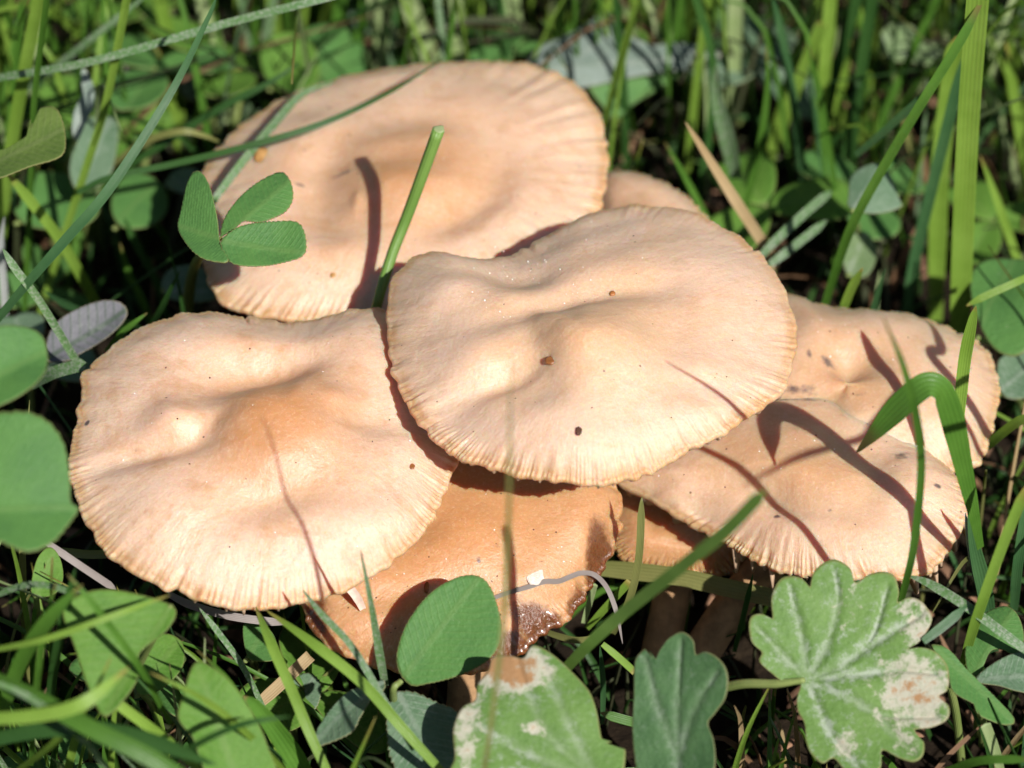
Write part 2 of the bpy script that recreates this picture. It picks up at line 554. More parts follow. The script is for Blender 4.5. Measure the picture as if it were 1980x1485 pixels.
def build_ground():
    n = 140
    g = np.sign(np.linspace(-1, 1, n)) * np.abs(np.linspace(-1, 1, n)) ** 3
    xs = g * 400 + np.linspace(-14, 14, n)
    ys = g * 400 + np.linspace(-14, 18, n)
    X, Y = np.meshgrid(xs, ys)
    w1, w2, w3 = waves(rng, 8, 0.5), waves(rng, 10, 1.6), waves(rng, 14, 4.0)
    Z = 0.16 * w1(X, Y) + 0.09 * w2(X, Y) + 0.04 * w3(X, Y) - 0.2
    V = np.stack([X, Y, Z], -1).reshape(-1, 3)
    i = np.arange(n - 1)[:, None] * n
    j = np.arange(n - 1)[None, :]
    q = np.stack([i + j, i + j + 1, i + n + j + 1, i + n + j], -1).reshape(-1, 4)
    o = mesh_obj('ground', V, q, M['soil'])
    tag(o, kind='structure', label='dark bare soil under the grass and mushrooms')


build_ground()

# ------------------------------------------------------------------ mushrooms
CAPS = []


def mushroom(label, c, z, tilt, outline, drop=0.35, pw=4.0, umbo=0.16, us=0.26, trough=0.12, tr=0.46, tw=0.15, bumps=(), seed=1,
             mat='cap', stains=(), smudges_shade=(), ridge=0.015, lump=0.055, nridge=185, tipd=0.02, single_gills=False, foot=None, srad=0.23,
             thick=0.10, marks=(), seg=720, pleats=None):
    r = np.random.default_rng(seed)
    n = unit((tilt[0], tilt[1], 1.0))
    P0 = P(c[0], c[1], z)
    e1 = unit(rgt - n * (rgt @ n))
    e2 = np.cross(n, e1)

    def uv(px, py, off=0.0):
        h = plane_hit(px, py, P0 + n * off, n) - P0
        return np.array([h @ e1, h @ e2])
    ol = spline([uv(a, b, -drop) for a, b in outline], 14, closed=True)
    T, RR = polar(ol, np.zeros(2), seg)
    ph = r.uniform(0, 6.28, 60)
    DR = 0.008 * sum(np.sin(k_ * T + ph[40 + i] + 1.5 * np.sin(3 * T + ph[48 + i])) for i, k_ in enumerate((31, 43, 58))) + 0.010 * np.sin(17 * T + ph[50]) * np.sin(4 * T + ph[51])
    for k_ in range(5):
        # small nicks in the margin
        DR = DR - r.uniform(0.02, 0.06) * np.exp(-(((T - r.uniform(-np.pi, np.pi) + np.pi) % (2 * np.pi) - np.pi) / r.uniform(0.006, 0.02)) ** 2)

    def ridges(th):
        th2 = th + 0.020 * np.sin(th * 5 + ph[1]) + 0.012 * np.sin(th * 17 + ph[2]) + 0.006 * np.sin(th * 41 + ph[12])
        a = np.cos(nridge * th2 + 2.6 * np.sin(th * 7 + ph[3]) + 1.5 * np.sin(th * 19 + ph[13]))
        b = np.cos(nridge * 0.57 * th2 + ph[4] + 3 * np.sin(th * 3 + ph[5]))
        c = np.cos(nridge * 0.31 * th2 + ph[14] + 2 * np.sin(th * 6 + ph[15]))
        am = np.clip(0.45 + 0.55 * np.sin(th * 9 + ph[6]) * np.sin(th * 4 + ph[7]) + 0.3 * np.sin(th * 23 + ph[16]), 0.08, 1.2)
        return ((0.35 + 0.65 * am) * (0.75 * a + 0.3 * b) + 0.22 * c) * (0.40 + 0.60 * smooth(0.55, -0.35, np.sin(th)))

    def wrinkle(th):
        return sum(np.sin(k * th + ph[10 + i]) for i, k in enumerate((23, 31, 37, 44, 53, 61))) / 2.4
    lw = waves(r, 7, 1.6)
    lf = waves(r, 9, 4.2)
    lm = waves(r, 9, 2.6)
    BP = []
    for (bx, by, rx, ry, rot, hh) in bumps:
        p = uv(bx, by)
        # px radii to cm in the cap plane (the view foreshortens the far axis)
        fs = max(0.35, abs(n @ fwd))
        BP.append((p[0], p[1], rx * S * 1.1, (ry + 9) * S / fs, R(-rot), hh * 1.3))

    def H(rho, th):
        rr = np.interp(th, T, RR, period=2 * np.pi) + np.interp(th, T, DR, period=2 * np.pi) * smooth(0.86, 1.0, rho)
        u, v = rho * rr * np.cos(th), rho * rr * np.sin(th)
        h = -drop * rho ** pw
        h = h + 1.2 * umbo * np.exp(-(rho / us) ** 2) - 1.6 * trough * np.exp(-((rho - tr) / tw) ** 2) * (0.75 + 0.35 * np.sin(th * 2 + ph[8]) + 0.2 * np.sin(th * 3 + ph[9]))
        env = smooth(0.05, 0.35, rho)
        h = h + lump * env * lw(u, v) * (1 - 0.5 * smooth(0.85, 1, rho)) + lump * 0.15 * lf(u, v) + lump * 0.36 * lm(u, v)
        st_ = 0.89 + 0.045 * np.sin(th * 5 + ph[21]) + 0.03 * np.sin(th * 13 + ph[22])
        h = h + ridge * 1.1 * smooth(0, 1, (rho - st_) / (1.0 - st_)) * ridges(th) + ridge * 0.32 * smooth(0.62, 0.97, rho) * wrinkle(th) * (0.6 + 0.4 * np.sin(th * 2 + ph[20]))
        if pleats:
            w_ = np.exp(-(((th - pleats[0] + np.pi) % (2 * np.pi) - np.pi) / pleats[1]) ** 2)
            h = h + pleats[3] * w_ * smooth(0.55, 0.95, rho) * (np.sin(pleats[2] * th + 1.5 * np.sin(7 * th)) + 0.5 * np.sin(pleats[2] * 1.7 * th + 1))
        for (bu, bv, rx, ry, ro, hh) in BP:
            du, dv = u - bu, v - bv
            a, b = du * math.cos(ro) + dv * math.sin(ro), -du * math.sin(ro) + dv * math.cos(ro)
            h = h + hh * np.exp(-(a / rx) ** 2 - (b / ry) ** 2) * (1 - 0.6 * smooth(0.9, 1, rho))
        return h, u, v, rr

    def W(u, v, h):
        return P0 + u[..., None] * e1 + v[..., None] * e2 + h[..., None] * n
    t = np.linspace(0.012, 1, 76)
    rho = 1 - (1 - t) ** 1.25
    A, B = np.meshgrid(T, rho)
    h, u, v, rr = H(B, A)
    rowsV, rowsR = [W(u, v, h)], [B]
    h1, u1, v1, r1 = H(np.ones(seg), T)
    cr = ridges(T)
    # rolled margin
    tk = thick * (1 + 0.13 * cr)
    for f in np.linspace(0, np.pi, 7)[1:]:
        ro = 1 + (tk * 0.55 * math.sin(f)) / rr[-1]
        hh = h1 - tk * 0.5 * (1 - math.cos(f)) + 0.012 * cr * math.sin(f)
        rowsV.append(W(u1 * ro, v1 * ro, hh)[None])
        rowsR.append(np.full((1, seg), 1.0))
    # underside
    for q_ in (0.975, 0.93, 0.82, 0.62, 0.4, 0.2, 0.06):
        hq, uq, vq, _ = H(np.full(seg, q_), T)
        rowsV.append(W(uq, vq, hq - tk - 0.30 * (1 - q_) ** 0.8)[None])
        rowsR.append(np.full((1, seg), 0.97))
    V = np.concatenate(rowsV, 0)
    RHO = np.concatenate(rowsR, 0)
    nr = V.shape[0]
    i = np.arange(nr - 1)[:, None] * seg
    j = np.arange(seg)[None, :]
    q = np.stack([i + j, i + (j + 1) % seg, i + seg + (j + 1) % seg, i + seg + j], -1).reshape(-1, 4)
    hc, uc, vc, _ = H(np.array([0.0]), np.array([0.0]))
    Vf = np.vstack([V.reshape(-1, 3), W(uc, vc, hc), W(uc, vc, hc - 0.35)])
    m = nr * seg
    jj = np.arange(seg)
    tris = np.vstack([np.stack([np.full(seg, m), (jj + 1) % seg, jj], -1), np.stack([np.full(seg, m + 1), (nr - 1) * seg + jj, (nr - 1) * seg + (jj + 1) % seg], -1)])
    rel = Vf - P0
    U2, V2 = rel @ e1, rel @ e2

    def spots(L):
        a = np.zeros(len(Vf))
        for (bx, by, rx, ry, rot, amt) in L:
            p = uv(bx, by, -0.1)
            fs = max(0.35, abs(n @ fwd))
            du, dv = U2 - p[0], V2 - p[1]
            ro = R(-rot)
            x, y = du * math.cos(ro) + dv * math.sin(ro), -du * math.sin(ro) + dv * math.cos(ro)
            a = np.maximum(a, amt * np.exp(-(x / (rx * S)) ** 2 - (y / (ry * S / fs)) ** 2))
        return a
    att = {'cx': np.append(np.tile(np.cos(T), nr), [0, 0]), 'cy': np.append(np.tile(np.sin(T), nr), [0, 0]), 'rho': np.append(RHO.ravel(), [0, 0.97]), 'stain': spots(stains), 'smudge': spots(smudges_shade)}
    ft = P(foot[0], foot[1], 0) if foot else np.array([P0[0] * 0.8, P0[1] * 0.8 + 0.3, 0])
    root = empty('mushroom', ft - np.array([0, 0, 0.25]))
    tag(root, label, 'mushroom', 'mushrooms in the clump')
    co = mesh_obj('cap', Vf, q, M[mat], root, tris, att)
    # gills
    mb = MB()
    ng = 76
    for g in range(ng):
        th = -np.pi + (g + r.uniform(-0.25, 0.25)) * 2 * np.pi / ng
        lo = 0.14 if g % 2 == 0 else 0.55
        qs = np.array([lo, lo + (1 - lo) * 0.35, lo + (1 - lo) * 0.7, 0.93, 0.985, 1.005])
        hq, uq, vq, _ = H(np.minimum(qs, 1.0), np.full(6, th))
        uq, vq = uq * qs / np.minimum(qs, 1), vq * qs / np.minimum(qs, 1)
        ttop = hq - thick * 0.6 - 0.30 * (1 - np.minimum(qs, 1)) ** 0.8
        d = np.array([0.03, 0.20, 0.24, 0.16, 0.09, 0.05]) if g % 2 == 0 else np.array([0.01, 0.10, 0.16, 0.13, 0.08, 0.05])
        d = d + np.array([0, 0, 0, 0.4, 1, 1]) * tipd * (r.uniform(0.0, 1.25) ** 3.5)
        sd = np.array([-math.sin(th), math.cos(th)])
        vs = []
        for (sg, dd) in ((-1, 0), (1, 0), (1, 1), (-1, 1)):
            wv = 0.026 * sg * (1 - 0.65 * dd)
            vs.append(W(uq + sd[0] * wv, vq + sd[1] * wv, ttop - d * dd))
        Vg = np.stack(vs, 1).reshape(-1, 3)
        ii = np.arange(5)[:, None] * 4
        j4 = np.arange(4)[None, :]
        qg = np.stack([ii + j4, ii + (j4 + 1) % 4, ii + 4 + (j4 + 1) % 4, ii + 4 + j4], -1).reshape(-1, 4)
        qg = np.vstack([qg, [[3, 2, 1, 0], [20, 21, 22, 23]]])
        if single_gills:
            mesh_obj('gill', Vg, qg, M['gill'], root)
        else:
            mb.add(Vg, qg)
    if not single_gills:
        go = mesh_obj('gills', np.vstack(mb.v), np.vstack(mb.f), M['gill'], root)
        go['kind'] = 'stuff'
    # stem
    top = P0 - n * (0.42 + trough)
    mid = 0.5 * (top + ft) + np.array([r.uniform(-.12, .12), r.uniform(-.12, .12), 0])
    sv, sq, st, sa = tube_geo([ft - np.array([0, 0, .3]), ft + np.array([0, 0, .2]), mid, top - n * 0.35, top, top + n * .2], [srad * 1.15, srad, srad * 0.92, srad * 0.95, srad * 1.15, srad * 1.5], 8, 16)
    mesh_obj('stem', sv, sq, M['stem'], root, st, sa)
    CAPS.append((np.array(outline, float), P0, n, drop, root))

    def at(px, py, lift=0.0):
        """a point on the cap's skin seen at the pixel"""
        off = 0.0
        for _ in range(4):
            p = uv(px, py, off)
            th = math.atan2(p[1], p[0])
            r0 = np.interp(th, T, RR)
            hh = H(np.array([min(1.0, math.hypot(*p) / r0)]), np.array([th]))[0][0]
            off = hh
        return P0 + e1 * p[0] + e2 * p[1] + n * (hh + lift)
    return root, at, n, e1, e2


def lump_geo(p, n, rx, ry, h, seed, k=14, rot=0.0, jit=0.25):
    """a low irregular crumb or scar lying on a surface"""
    r = np.random.default_rng(seed)
    e1 = unit(rgt - n * (rgt @ n)); e2 = np.cross(n, e1)
    c, s = math.cos(rot), math.sin(rot)
    e1, e2 = e1 * c + e2 * s, e2 * c - e1 * s
    a = np.linspace(0, 2 * np.pi, k, endpoint=False)
    rad = 1 + r.uniform(-jit, jit, k)
    rows = []
    for f, hh in ((1.0, -0.3), (1.0, 0.35), (0.72, 0.85), (0.35, 1.0)):
        rows.append(p + (np.cos(a) * rad * f * rx)[:, None] * e1 + (np.sin(a) * rad * f * ry)[:, None] * e2 + (h * hh * (1 + r.uniform(-.2, .2, k)))[:, None] * n)
    V = np.vstack(rows + [p + n * h])
    i = np.arange(3)[:, None] * k
    j = np.arange(k)[None, :]
    q = np.stack([i + j, i + (j + 1) % k, i + k + (j + 1) % k, i + k + j], -1).reshape(-1, 4)
    t = np.array([[3 * k + x, 3 * k + (x + 1) % k, 4 * k] for x in range(k)])
    return V, q, t


O_BACK = [(397, 330), (420, 290), (470, 240), (540, 200), (600, 172), (680, 148), (780, 132), (870, 122), (960, 120), (1030, 130), (1090, 155), (1130, 190), (1160, 240), (1168, 290), (1165, 340), (1155, 385), (1130, 430), (1080, 480), (1000, 540), (900, 590), (800, 612), (700, 614), (640, 612), (560, 612), (490, 600), (440, 580), (410, 540), (398, 490), (390, 430), (392, 380)]
O_MID = [(755, 580), (765, 545), (790, 515), (830, 495), (880, 497), (940, 502), (1000, 490), (1060, 455), (1120, 420), (1180, 402), (1250, 398), (1320, 405), (1390, 435), (1450, 475), (1490, 520), (1515, 570), (1530, 620), (1533, 660), (1520, 710), (1495, 755), (1450, 790), (1400, 830), (1340, 860), (1280, 890), (1220, 915), (1150, 930), (1080, 925), (1010, 912), (940, 890), (880, 865), (840, 830), (800, 780), (770, 720), (758, 650)]
O_LEFT = [(165, 720), (195, 690), (250, 650), (330, 618), (400, 607), (480, 615), (560, 622), (620, 615), (680, 600), (735, 600), (790, 630), (840, 700), (872, 790), (878, 850), (872, 895), (850, 950), (830, 1000), (780, 1060), (720, 1100), (640, 1135), (560, 1153), (490, 1163), (420, 1156), (350, 1135), (280, 1110), (220, 1070), (185, 1020), (155, 960), (140, 900), (145, 850), (158, 790), (165, 750)]
O_LOW = [(1195, 985), (1187, 1040), (1165, 1085), (1130, 1140), (1090, 1190), (1040, 1220), (1000, 1255), (950, 1280), (880, 1292), (800, 1290), (700, 1270), (640, 1240), (605, 1200), (590, 1140), (600, 1050), (650, 960), (740, 890), (850, 850), (960, 840), (1060, 860), (1140, 900), (1185, 940)]
O_RB = [(1480, 600), (1510, 570), (1560, 583), (1620, 597), (1700, 608), (1780, 618), (1840, 640), (1890, 668), (1915, 705), (1925, 750), (1918, 800), (1905, 850), (1885, 890), (1850, 905), (1780, 930), (1680, 940), (1560, 930), (1460, 890), (1410, 830), (1400, 760), (1420, 680)]
O_RF = [(1200, 925), (1225, 880), (1290, 830), (1360, 790), (1440, 765), (1520, 750), (1600, 754), (1680, 792), (1740, 840), (1800, 885), (1850, 930), (1870, 980), (1850, 1015), (1810, 1075), (1770, 1103), (1700, 1112), (1600, 1108), (1500, 1090), (1430, 1050), (1380, 1020), (1310, 985), (1250, 952)]
O_UNDER = [(1190, 1040), (1185, 990), (1200, 950), (1280, 920), (1400, 940), (1460, 1000), (1475, 1060), (1440, 1092), (1380, 1102), (1300, 1097), (1230, 1082), (1203, 1065)]
O_BEH = [(1150, 400), (1165, 345), (1220, 338), (1290, 360), (1350, 410), (1380, 480), (1300, 560), (1180, 540)]

m_behind = mushroom('small smooth mushroom cap peeking out between the back cap and the middle cap', (1240, 440), 2.9, (0, 0), O_BEH, drop=0.4, pw=2.4, umbo=0.05, trough=0.02, seed=11, mat='cap_pale', foot=(1150, 760))
m_back = mushroom('rearmost broad mushroom cap with an upright cut stem beside its brown centre', (790, 345), 3.5, (-0.02, 0.0), O_BACK, drop=0.52, pw=2.5, umbo=0.10, us=0.30, trough=0.12, tr=0.42, seed=2,
                  bumps=[(720, 300, 130, 26, 8, -0.05), (850, 300, 120, 40, 30, -0.05), (690, 380, 9, 9, 0, 0.03), (640, 230, 90, 40, 20, 0.05), (930, 460, 130, 50, 20, 0.06), (640, 480, 110, 50, 0, 0.06)],
                  smudges_shade=[(665, 330, 34, 8, 5, 0.9), (580, 343, 16, 5, 10, 0.9), (635, 187, 7, 5, 0, 1)], foot=(820, 760), ridge=0.016, mat='cap_back', pleats=(0.70, 0.55, 46, 0.012))
m_left = mushroom('pale wavy mushroom cap at the left with a dented rim and tan centre', (545, 815), 3.9, (0.02, -0.11), O_LEFT, drop=0.48, pw=3.0, umbo=0.20, us=0.28, trough=0.06, tr=0.45, seed=3,
                  bumps=[(330, 800, 50, 36, 0, 0.14), (330, 850, 75, 12, -4, -0.08), (405, 820, 40, 12, -40, -0.06), (230, 858, 95, 12, -10, -0.06), (480, 722, 90, 26, -27, -0.12), (560, 690, 90, 20, -15, -0.04), (240, 740, 70, 50, 0, 0.04), (655, 772, 36, 18, -10, 0.07), (715, 800, 70, 20, -8, -0.05), (480, 640, 150, 30, 0, 0.03), (700, 640, 60, 50, 0, 0.05), (650, 1010, 130, 50, 0, 0.05), (490, 965, 110, 24, -22, -0.06), (720, 930, 110, 24, -20, -0.04), (300, 960, 90, 40, 0, 0.04)],
                  smudges_shade=[(262, 850, 60, 7, 8, 0.55), (165, 778, 6, 8, 0, 1.2)], foot=(700, 1150), ridge=0.015, tipd=0.05)
m_rb = mushroom('broad mushroom cap behind at the far right with blade shadows on its rim', (1640, 735), 3.02, (0.05, -0.05), O_RB, drop=0.55, pw=2.6, umbo=0.03, trough=0.10, tr=0.2, tw=0.2, seed=4,
                bumps=[(1620, 720, 70, 30, 0, -0.06), (1680, 770, 60, 22, 0, 0.05), (1560, 640, 80, 40, 0, 0.05), (1840, 800, 60, 70, 0, 0.08)],
                smudges_shade=[(1600, 700, 30, 12, 20, 0.9), (1565, 690, 10, 16, 0, 0.8), (1540, 745, 70, 12, 0, 0.9), (1650, 765, 60, 10, 0, 0.7)], foot=(1500, 1060), mat='cap_pale')  # the two long front marks paint in the shade of the crease
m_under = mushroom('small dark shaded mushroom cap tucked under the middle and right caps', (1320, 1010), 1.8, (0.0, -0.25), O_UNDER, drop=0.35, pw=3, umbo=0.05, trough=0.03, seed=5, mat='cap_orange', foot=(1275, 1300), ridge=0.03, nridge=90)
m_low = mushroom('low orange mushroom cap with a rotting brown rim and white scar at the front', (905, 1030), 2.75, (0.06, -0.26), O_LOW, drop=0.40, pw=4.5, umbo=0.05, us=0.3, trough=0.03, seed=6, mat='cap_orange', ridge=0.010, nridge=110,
                 bumps=[(760, 1030, 120, 22, -25, -0.05), (1130, 1010, 30, 60, 0, 0.05), (960, 1140, 300, 14, -4, -0.05)],
                 stains=[(1165, 1080, 30, 80, 0, 1.35), (1140, 1150, 40, 36, 0, 1.2), (1070, 1200, 90, 34, 25, 1.25), (1000, 1245, 60, 40, 0, 1.25), (610, 1180, 30, 46, 0, 1.0)],
                 smudges_shade=[(955, 1065, 14, 9, 0, 0.8), (1045, 1025, 16, 9, 0, 0.5), (925, 1093, 8, 8, 0, 0.8)], foot=(905, 1420), srad=0.26)
m_rf = mushroom('front right mushroom cap with a ragged margin of hanging gill teeth', (1560, 905), 2.95, (-0.11, -0.03), O_RF, drop=0.46, pw=2.8, umbo=0.08, us=0.3, trough=0.06, seed=8, mat='cap_pale',
                bumps=[(1420, 850, 70, 40, 0, 0.06), (1700, 850, 120, 30, -35, -0.06), (1300, 960, 80, 22, -25, -0.10), (1290, 915, 60, 20, -15, 0.05), (1560, 960, 150, 24, 10, -0.03), (1720, 930, 100, 40, -25, 0.05)],
                smudges_shade=[(1530, 768, 90, 9, 4, 0.85), (1650, 792, 46, 12, -25, 0.7), (1740, 870, 30, 14, -30, 0.9), (1812, 920, 10, 5, 0, 1.2), (1500, 983, 9, 5, 0, 1.1), (1605, 985, 8, 4, 0, 0.7)], foot=(1330, 1330), ridge=0.016, tipd=0.26, single_gills=True, nridge=110)  # first two marks paint crease shade along the back edge, the rest are smudges
m_mid = mushroom('topmost mushroom cap in the middle overlapping all its neighbours', (1130, 665), 4.68, (-0.02, 0.01), O_MID, drop=0.58, pw=2.6, umbo=0.12, us=0.26, trough=0.045, tr=0.45, seed=9,
                 bumps=[(1105, 567, 125, 15, -17, -0.10), (1120, 515, 150, 30, -17, 0.05), (1240, 545, 90, 22, -10, -0.04), (975, 702, 80, 10, -12, -0.10), (925, 650, 85, 36, -10, 0.10), (1035, 650, 24, 60, -15, -0.04), (900, 745, 130, 30, -5, -0.05), (990, 500, 90, 26, 20, -0.12), (860, 520, 60, 30, 0, 0.06), (1170, 685, 95, 55, 0, 0.08), (1300, 722, 85, 16, -20, -0.07), (1230, 770, 120, 20, -15, -0.04), (1100, 850, 130, 50, 0, 0.06), (1400, 760, 100, 40, -30, 0.04), (1380, 560, 120, 60, -20, 0.04)],
                 foot=(1090, 1110), ridge=0.016, mat='cap_mid')


def mark(mu, px, py, rx, ry, h, mat, seed, name='scar', rot=0.0):
    root, at, n, e1, e2 = mu
    v, q, t = lump_geo(at(px, py, 0.002), n, rx * S, ry * S * 1.35, h, seed, k=22, rot=rot, jit=0.10)
    return mesh_obj(name, v, q, M[mat], root, t)


mark(m_back, 507, 301, 17, 20, 0.010, 'scar_orange', 1, 'bruise')['label'] = 'orange bruise near the left rim'
mark(m_back, 645, 551, 6, 6, 0.012, 'scar_orange', 2, 'bruise')
mark(m_low, 1034, 1112, 17, 16, 0.008, 'scar_white', 3, 'scar')['label'] = 'white torn scar'
mark(m_mid, 1066, 697, 12, 8, 0.02, 'scar_brown', 4, 'scar')['label'] = 'brown pit beside the centre'
mark(m_mid, 1119, 862, 6, 9, 0.02, 'speck', 5, 'speck')
mark(m_mid, 1184, 568, 6, 5, 0.02, 'scar_brown', 6, 'speck')
mark(m_left, 796, 902, 6, 5, 0.01, 'scar_brown', 7, 'speck')
mark(m_low, 825, 1135, 5, 10, 0.02, 'scar_brown', 8, 'speck')
# fine grit scattered on each cap: one part per cap
for idx, (mu, ol, ngr) in enumerate(((m_mid, O_MID, 20), (m_left, O_LEFT, 16), (m_back, O_BACK, 14), (m_low, O_LOW, 46), (m_rf, O_RF, 14), (m_rb, O_RB, 16))):
    r = np.random.default_rng(40 + idx)
    a = np.array(ol, float)
    cx = a.mean(0)
    for nm, mt, cnt in (('specks', 'speck', ngr), ('grit', 'grit', ngr if mu is not m_mid else 44)):
        mb = MB(); tt = []
        for _ in range(cnt):
            pt = cx + (a[r.integers(len(a))] - cx) * math.sqrt(r.uniform(0.01, 0.8))
            if nm == 'grit' and mu is m_mid:
                pt = np.array([r.normal(1010, 110), r.normal(525, 40)])
            sz = r.uniform(0.8, 2.0) * S * (1.0 if nm == 'grit' else 0.9)
            v, q, t = lump_geo(mu[1](pt[0], pt[1], 0.0), mu[2], sz, sz * r.uniform(.7, 1.4), sz * 0.6, r.integers(9999), k=6)
            tt.append(t + mb.n)
            mb.add(v, q)
        o = mesh_obj(nm, np.vstack(mb.v), np.vstack(mb.f), M[mt], mu[0], np.vstack(tt))
        o['kind'] = 'stuff'

# ------------------------------------------------------------------ leaves


def leaf_part(name, outline, at, tilt, mid, mat, parent, fold=0.12, cup=-0.03, wav=0.05, seed=1, teeth=0.0, nt=40, thick=0.016, na=220, nr=14, stains=(), veins=None, center=None, quilt=0.0):
    """leaf blade with real thickness whose outline is seen at the given pixels on a tilted plane through at=(px,py,z)"""
    r = np.random.default_rng(seed)
    n = unit((tilt[0], tilt[1], 1.0))
    P0 = P(*at)
    e1 = unit(rgt - n * (rgt @ n)); e2 = np.cross(n, e1)

    def uv(px, py):
        h = plane_hit(px, py, P0, n) - P0
        return np.array([h @ e1, h @ e2])
    ol = spline([uv(a, b) for a, b in outline], 10, closed=True)
    cen = ol.mean(0) if center is None else uv(*center)
    T, RR = polar(ol, cen, na)
    if teeth:
        saw = ((T * nt / (2 * np.pi) + 0.15 * np.sin(T * 3)) % 1.0)
        RR = RR + teeth * (saw - 0.5) * (0.5 + 0.5 * np.abs(np.sin(T * 1.5 + seed)))
    b, tp = uv(*mid[0]), uv(*mid[1])
    ax = unit(tp - b); ln = np.linalg.norm(tp - b)
    nn = np.array([-ax[1], ax[0]])
    rho = np.linspace(0.0, 1, nr) ** 0.85
    A, B = np.meshgrid(T, rho)
    RRg = np.interp(A.ravel(), T, RR).reshape(A.shape)
    u = cen[0] + B * RRg * np.cos(A); v = cen[1] + B * RRg * np.sin(A)
    du, dv = u - b[0], v - b[1]
    s = du * nn[0] + dv * nn[1]
    l = (du * ax[0] + dv * ax[1]) / ln
    w1, w2 = waves(r, 6, 1.6), waves(r, 8, 4.5)
    h = fold * np.sqrt(s ** 2 + 0.004) + cup * ((l - 0.5) ** 2 * 4) * ln * 0.5 + wav * w1(u, v) + wav * 0.22 * w2(u, v)
    vn = np.zeros_like(u)
    if veins:
        for vp in veins:
            q = np.array([uv(*p) for p in vp])
            q = spline(q, 12) if len(q) > 2 else np.linspace(q[0], q[1], 14)
            for k_ in range(len(q) - 1):
                a0, d0 = q[k_], q[k_ + 1] - q[k_]
                tt = np.clip(((u - a0[0]) * d0[0] + (v - a0[1]) * d0[1]) / (d0 @ d0), 0, 1)
                dd = np.hypot(u - a0[0] - tt * d0[0], v - a0[1] - tt * d0[1])
                vn = np.maximum(vn, np.exp(-(dd / (0.055 if k_ < len(q) * 0.6 else 0.035)) ** 2))
        h = h - quilt * vn
    X = P0 + u[..., None] * e1 + v[..., None] * e2
    up_ = X + (h + thick * 0.5)[..., None] * n
    lo_ = X + (h - thick * 0.5)[..., None] * n
    V = np.vstack([up_.reshape(-1, 3), lo_.reshape(-1, 3)])
    i = np.arange(nr - 1)[:, None] * na
    j = np.arange(na)[None, :]
    q1 = np.stack([i + j, i + (j + 1) % na, i + na + (j + 1) % na, i + na + j], -1).reshape(-1, 4)
    m = nr * na
    q2 = q1[:, ::-1] + m
    e = (nr - 1) * na + np.arange(na)
    e2_ = (nr - 1) * na + (np.arange(na) + 1) % na
    q3 = np.stack([e, e2_, e2_ + m, e + m], -1)
    st = np.zeros_like(u)
    for (bx, by, rx, ry, amt) in stains:
        p = uv(bx, by)
        fs = max(0.35, abs(n @ fwd))
        st = np.maximum(st, amt * np.exp(-((u - p[0]) / (rx * S)) ** 2 - ((v - p[1]) / (ry * S / fs)) ** 2))
    att = {'s': np.tile(s.ravel(), 2), 'l': np.tile(l.ravel(), 2), 'rho': np.tile(B.ravel(), 2), 'stain': np.tile(st.ravel(), 2), 'vein': np.tile(vn.ravel(), 2)}
    return mesh_obj(name, V, np.vstack([q1, q2, q3]), M[mat], parent, attrs=att)


def stalk_part(pts, rad, mat, parent, name='stalk'):
    v, q, t, a = tube_geo([P(*p) for p in pts], rad, 8, 8)
    return mesh_obj(name, v, q, M[mat], parent, t, a)


def leaf_thing(name, label, cat, base, group=None):
    e = empty(name, P(base[0], base[1], base[2]))
    return tag(e, label, cat, group)


# trefoil hovering over the back cap's left rim
t = leaf_thing('clover_leaf', 'three-part clover leaf spread over the left rim of the rear cap', 'clover leaf', (365, 700, 0), 'clover leaves')
leaf_part('leaflet', [(427, 462), (426, 430), (418, 380), (403, 350), (385, 345), (370, 365), (355, 410), (346, 440), (360, 470), (385, 500), (410, 513), (446, 512), (432, 482)], (400, 440, 4.8), (-0.35, -0.35), ((430, 466), (346, 440)), 'clover', t, 0.25, seed=1, teeth=0.012, nt=46)
leaf_part('leaflet', [(427, 458), (430, 425), (450, 390), (490, 350), (540, 326), (560, 345), (567, 375), (555, 400), (530, 415), (502, 425), (470, 424), (445, 440)], (490, 390, 4.95), (0.05, -0.25), ((427, 458), (562, 345)), 'clover', t, -0.25, seed=2, teeth=0.016, nt=46)
leaf_part('leaflet', [(427, 463), (465, 437), (520, 428), (572, 430), (590, 455), (588, 492), (545, 508), (490, 516), (450, 510), (435, 490)], (500, 470, 4.85), (0.05, -0.45), ((427, 463), (588, 488)), 'clover', t, 0.2, seed=3, teeth=0.016, nt=46)
stalk_part([(365, 700, 0.0), (362, 610, 1.6), (372, 530, 2.7), (392, 490, 3.9), (427, 461, 4.82)], [0.075, 0.075, 0.065, 0.05, 0.02], 'g_olive', t)

# large finely veined leaflet in front of the orange cap
t = leaf_thing('clover_leaf', 'large finely veined clover leaf in front of the orange cap', 'clover leaf', (790, 1500, 0), 'clover leaves')
leaf_part('leaflet', [(768, 1262), (788, 1205), (830, 1150), (880, 1118), (920, 1112), (945, 1130), (962, 1170), (970, 1215), (962, 1255), (935, 1285), (880, 1310), (830, 1322), (795, 1325), (772, 1300)], (870, 1215, 2.9), (-0.10, -0.75), ((775, 1316), (925, 1118)), 'clover', t, 0.12, seed=4, teeth=0.010, nt=70, wav=0.03, na=300)
leaf_part('leaflet', [(765, 1340), (800, 1338), (840, 1355), (884, 1372), (876, 1410), (884, 1460), (860, 1520), (800, 1520), (760, 1470), (748, 1410), (750, 1370)], (810, 1420, 2.3), (0.1, -0.2), ((768, 1335), (850, 1500)), 'clover_g', t, -0.15, seed=5, teeth=0.03, nt=36)
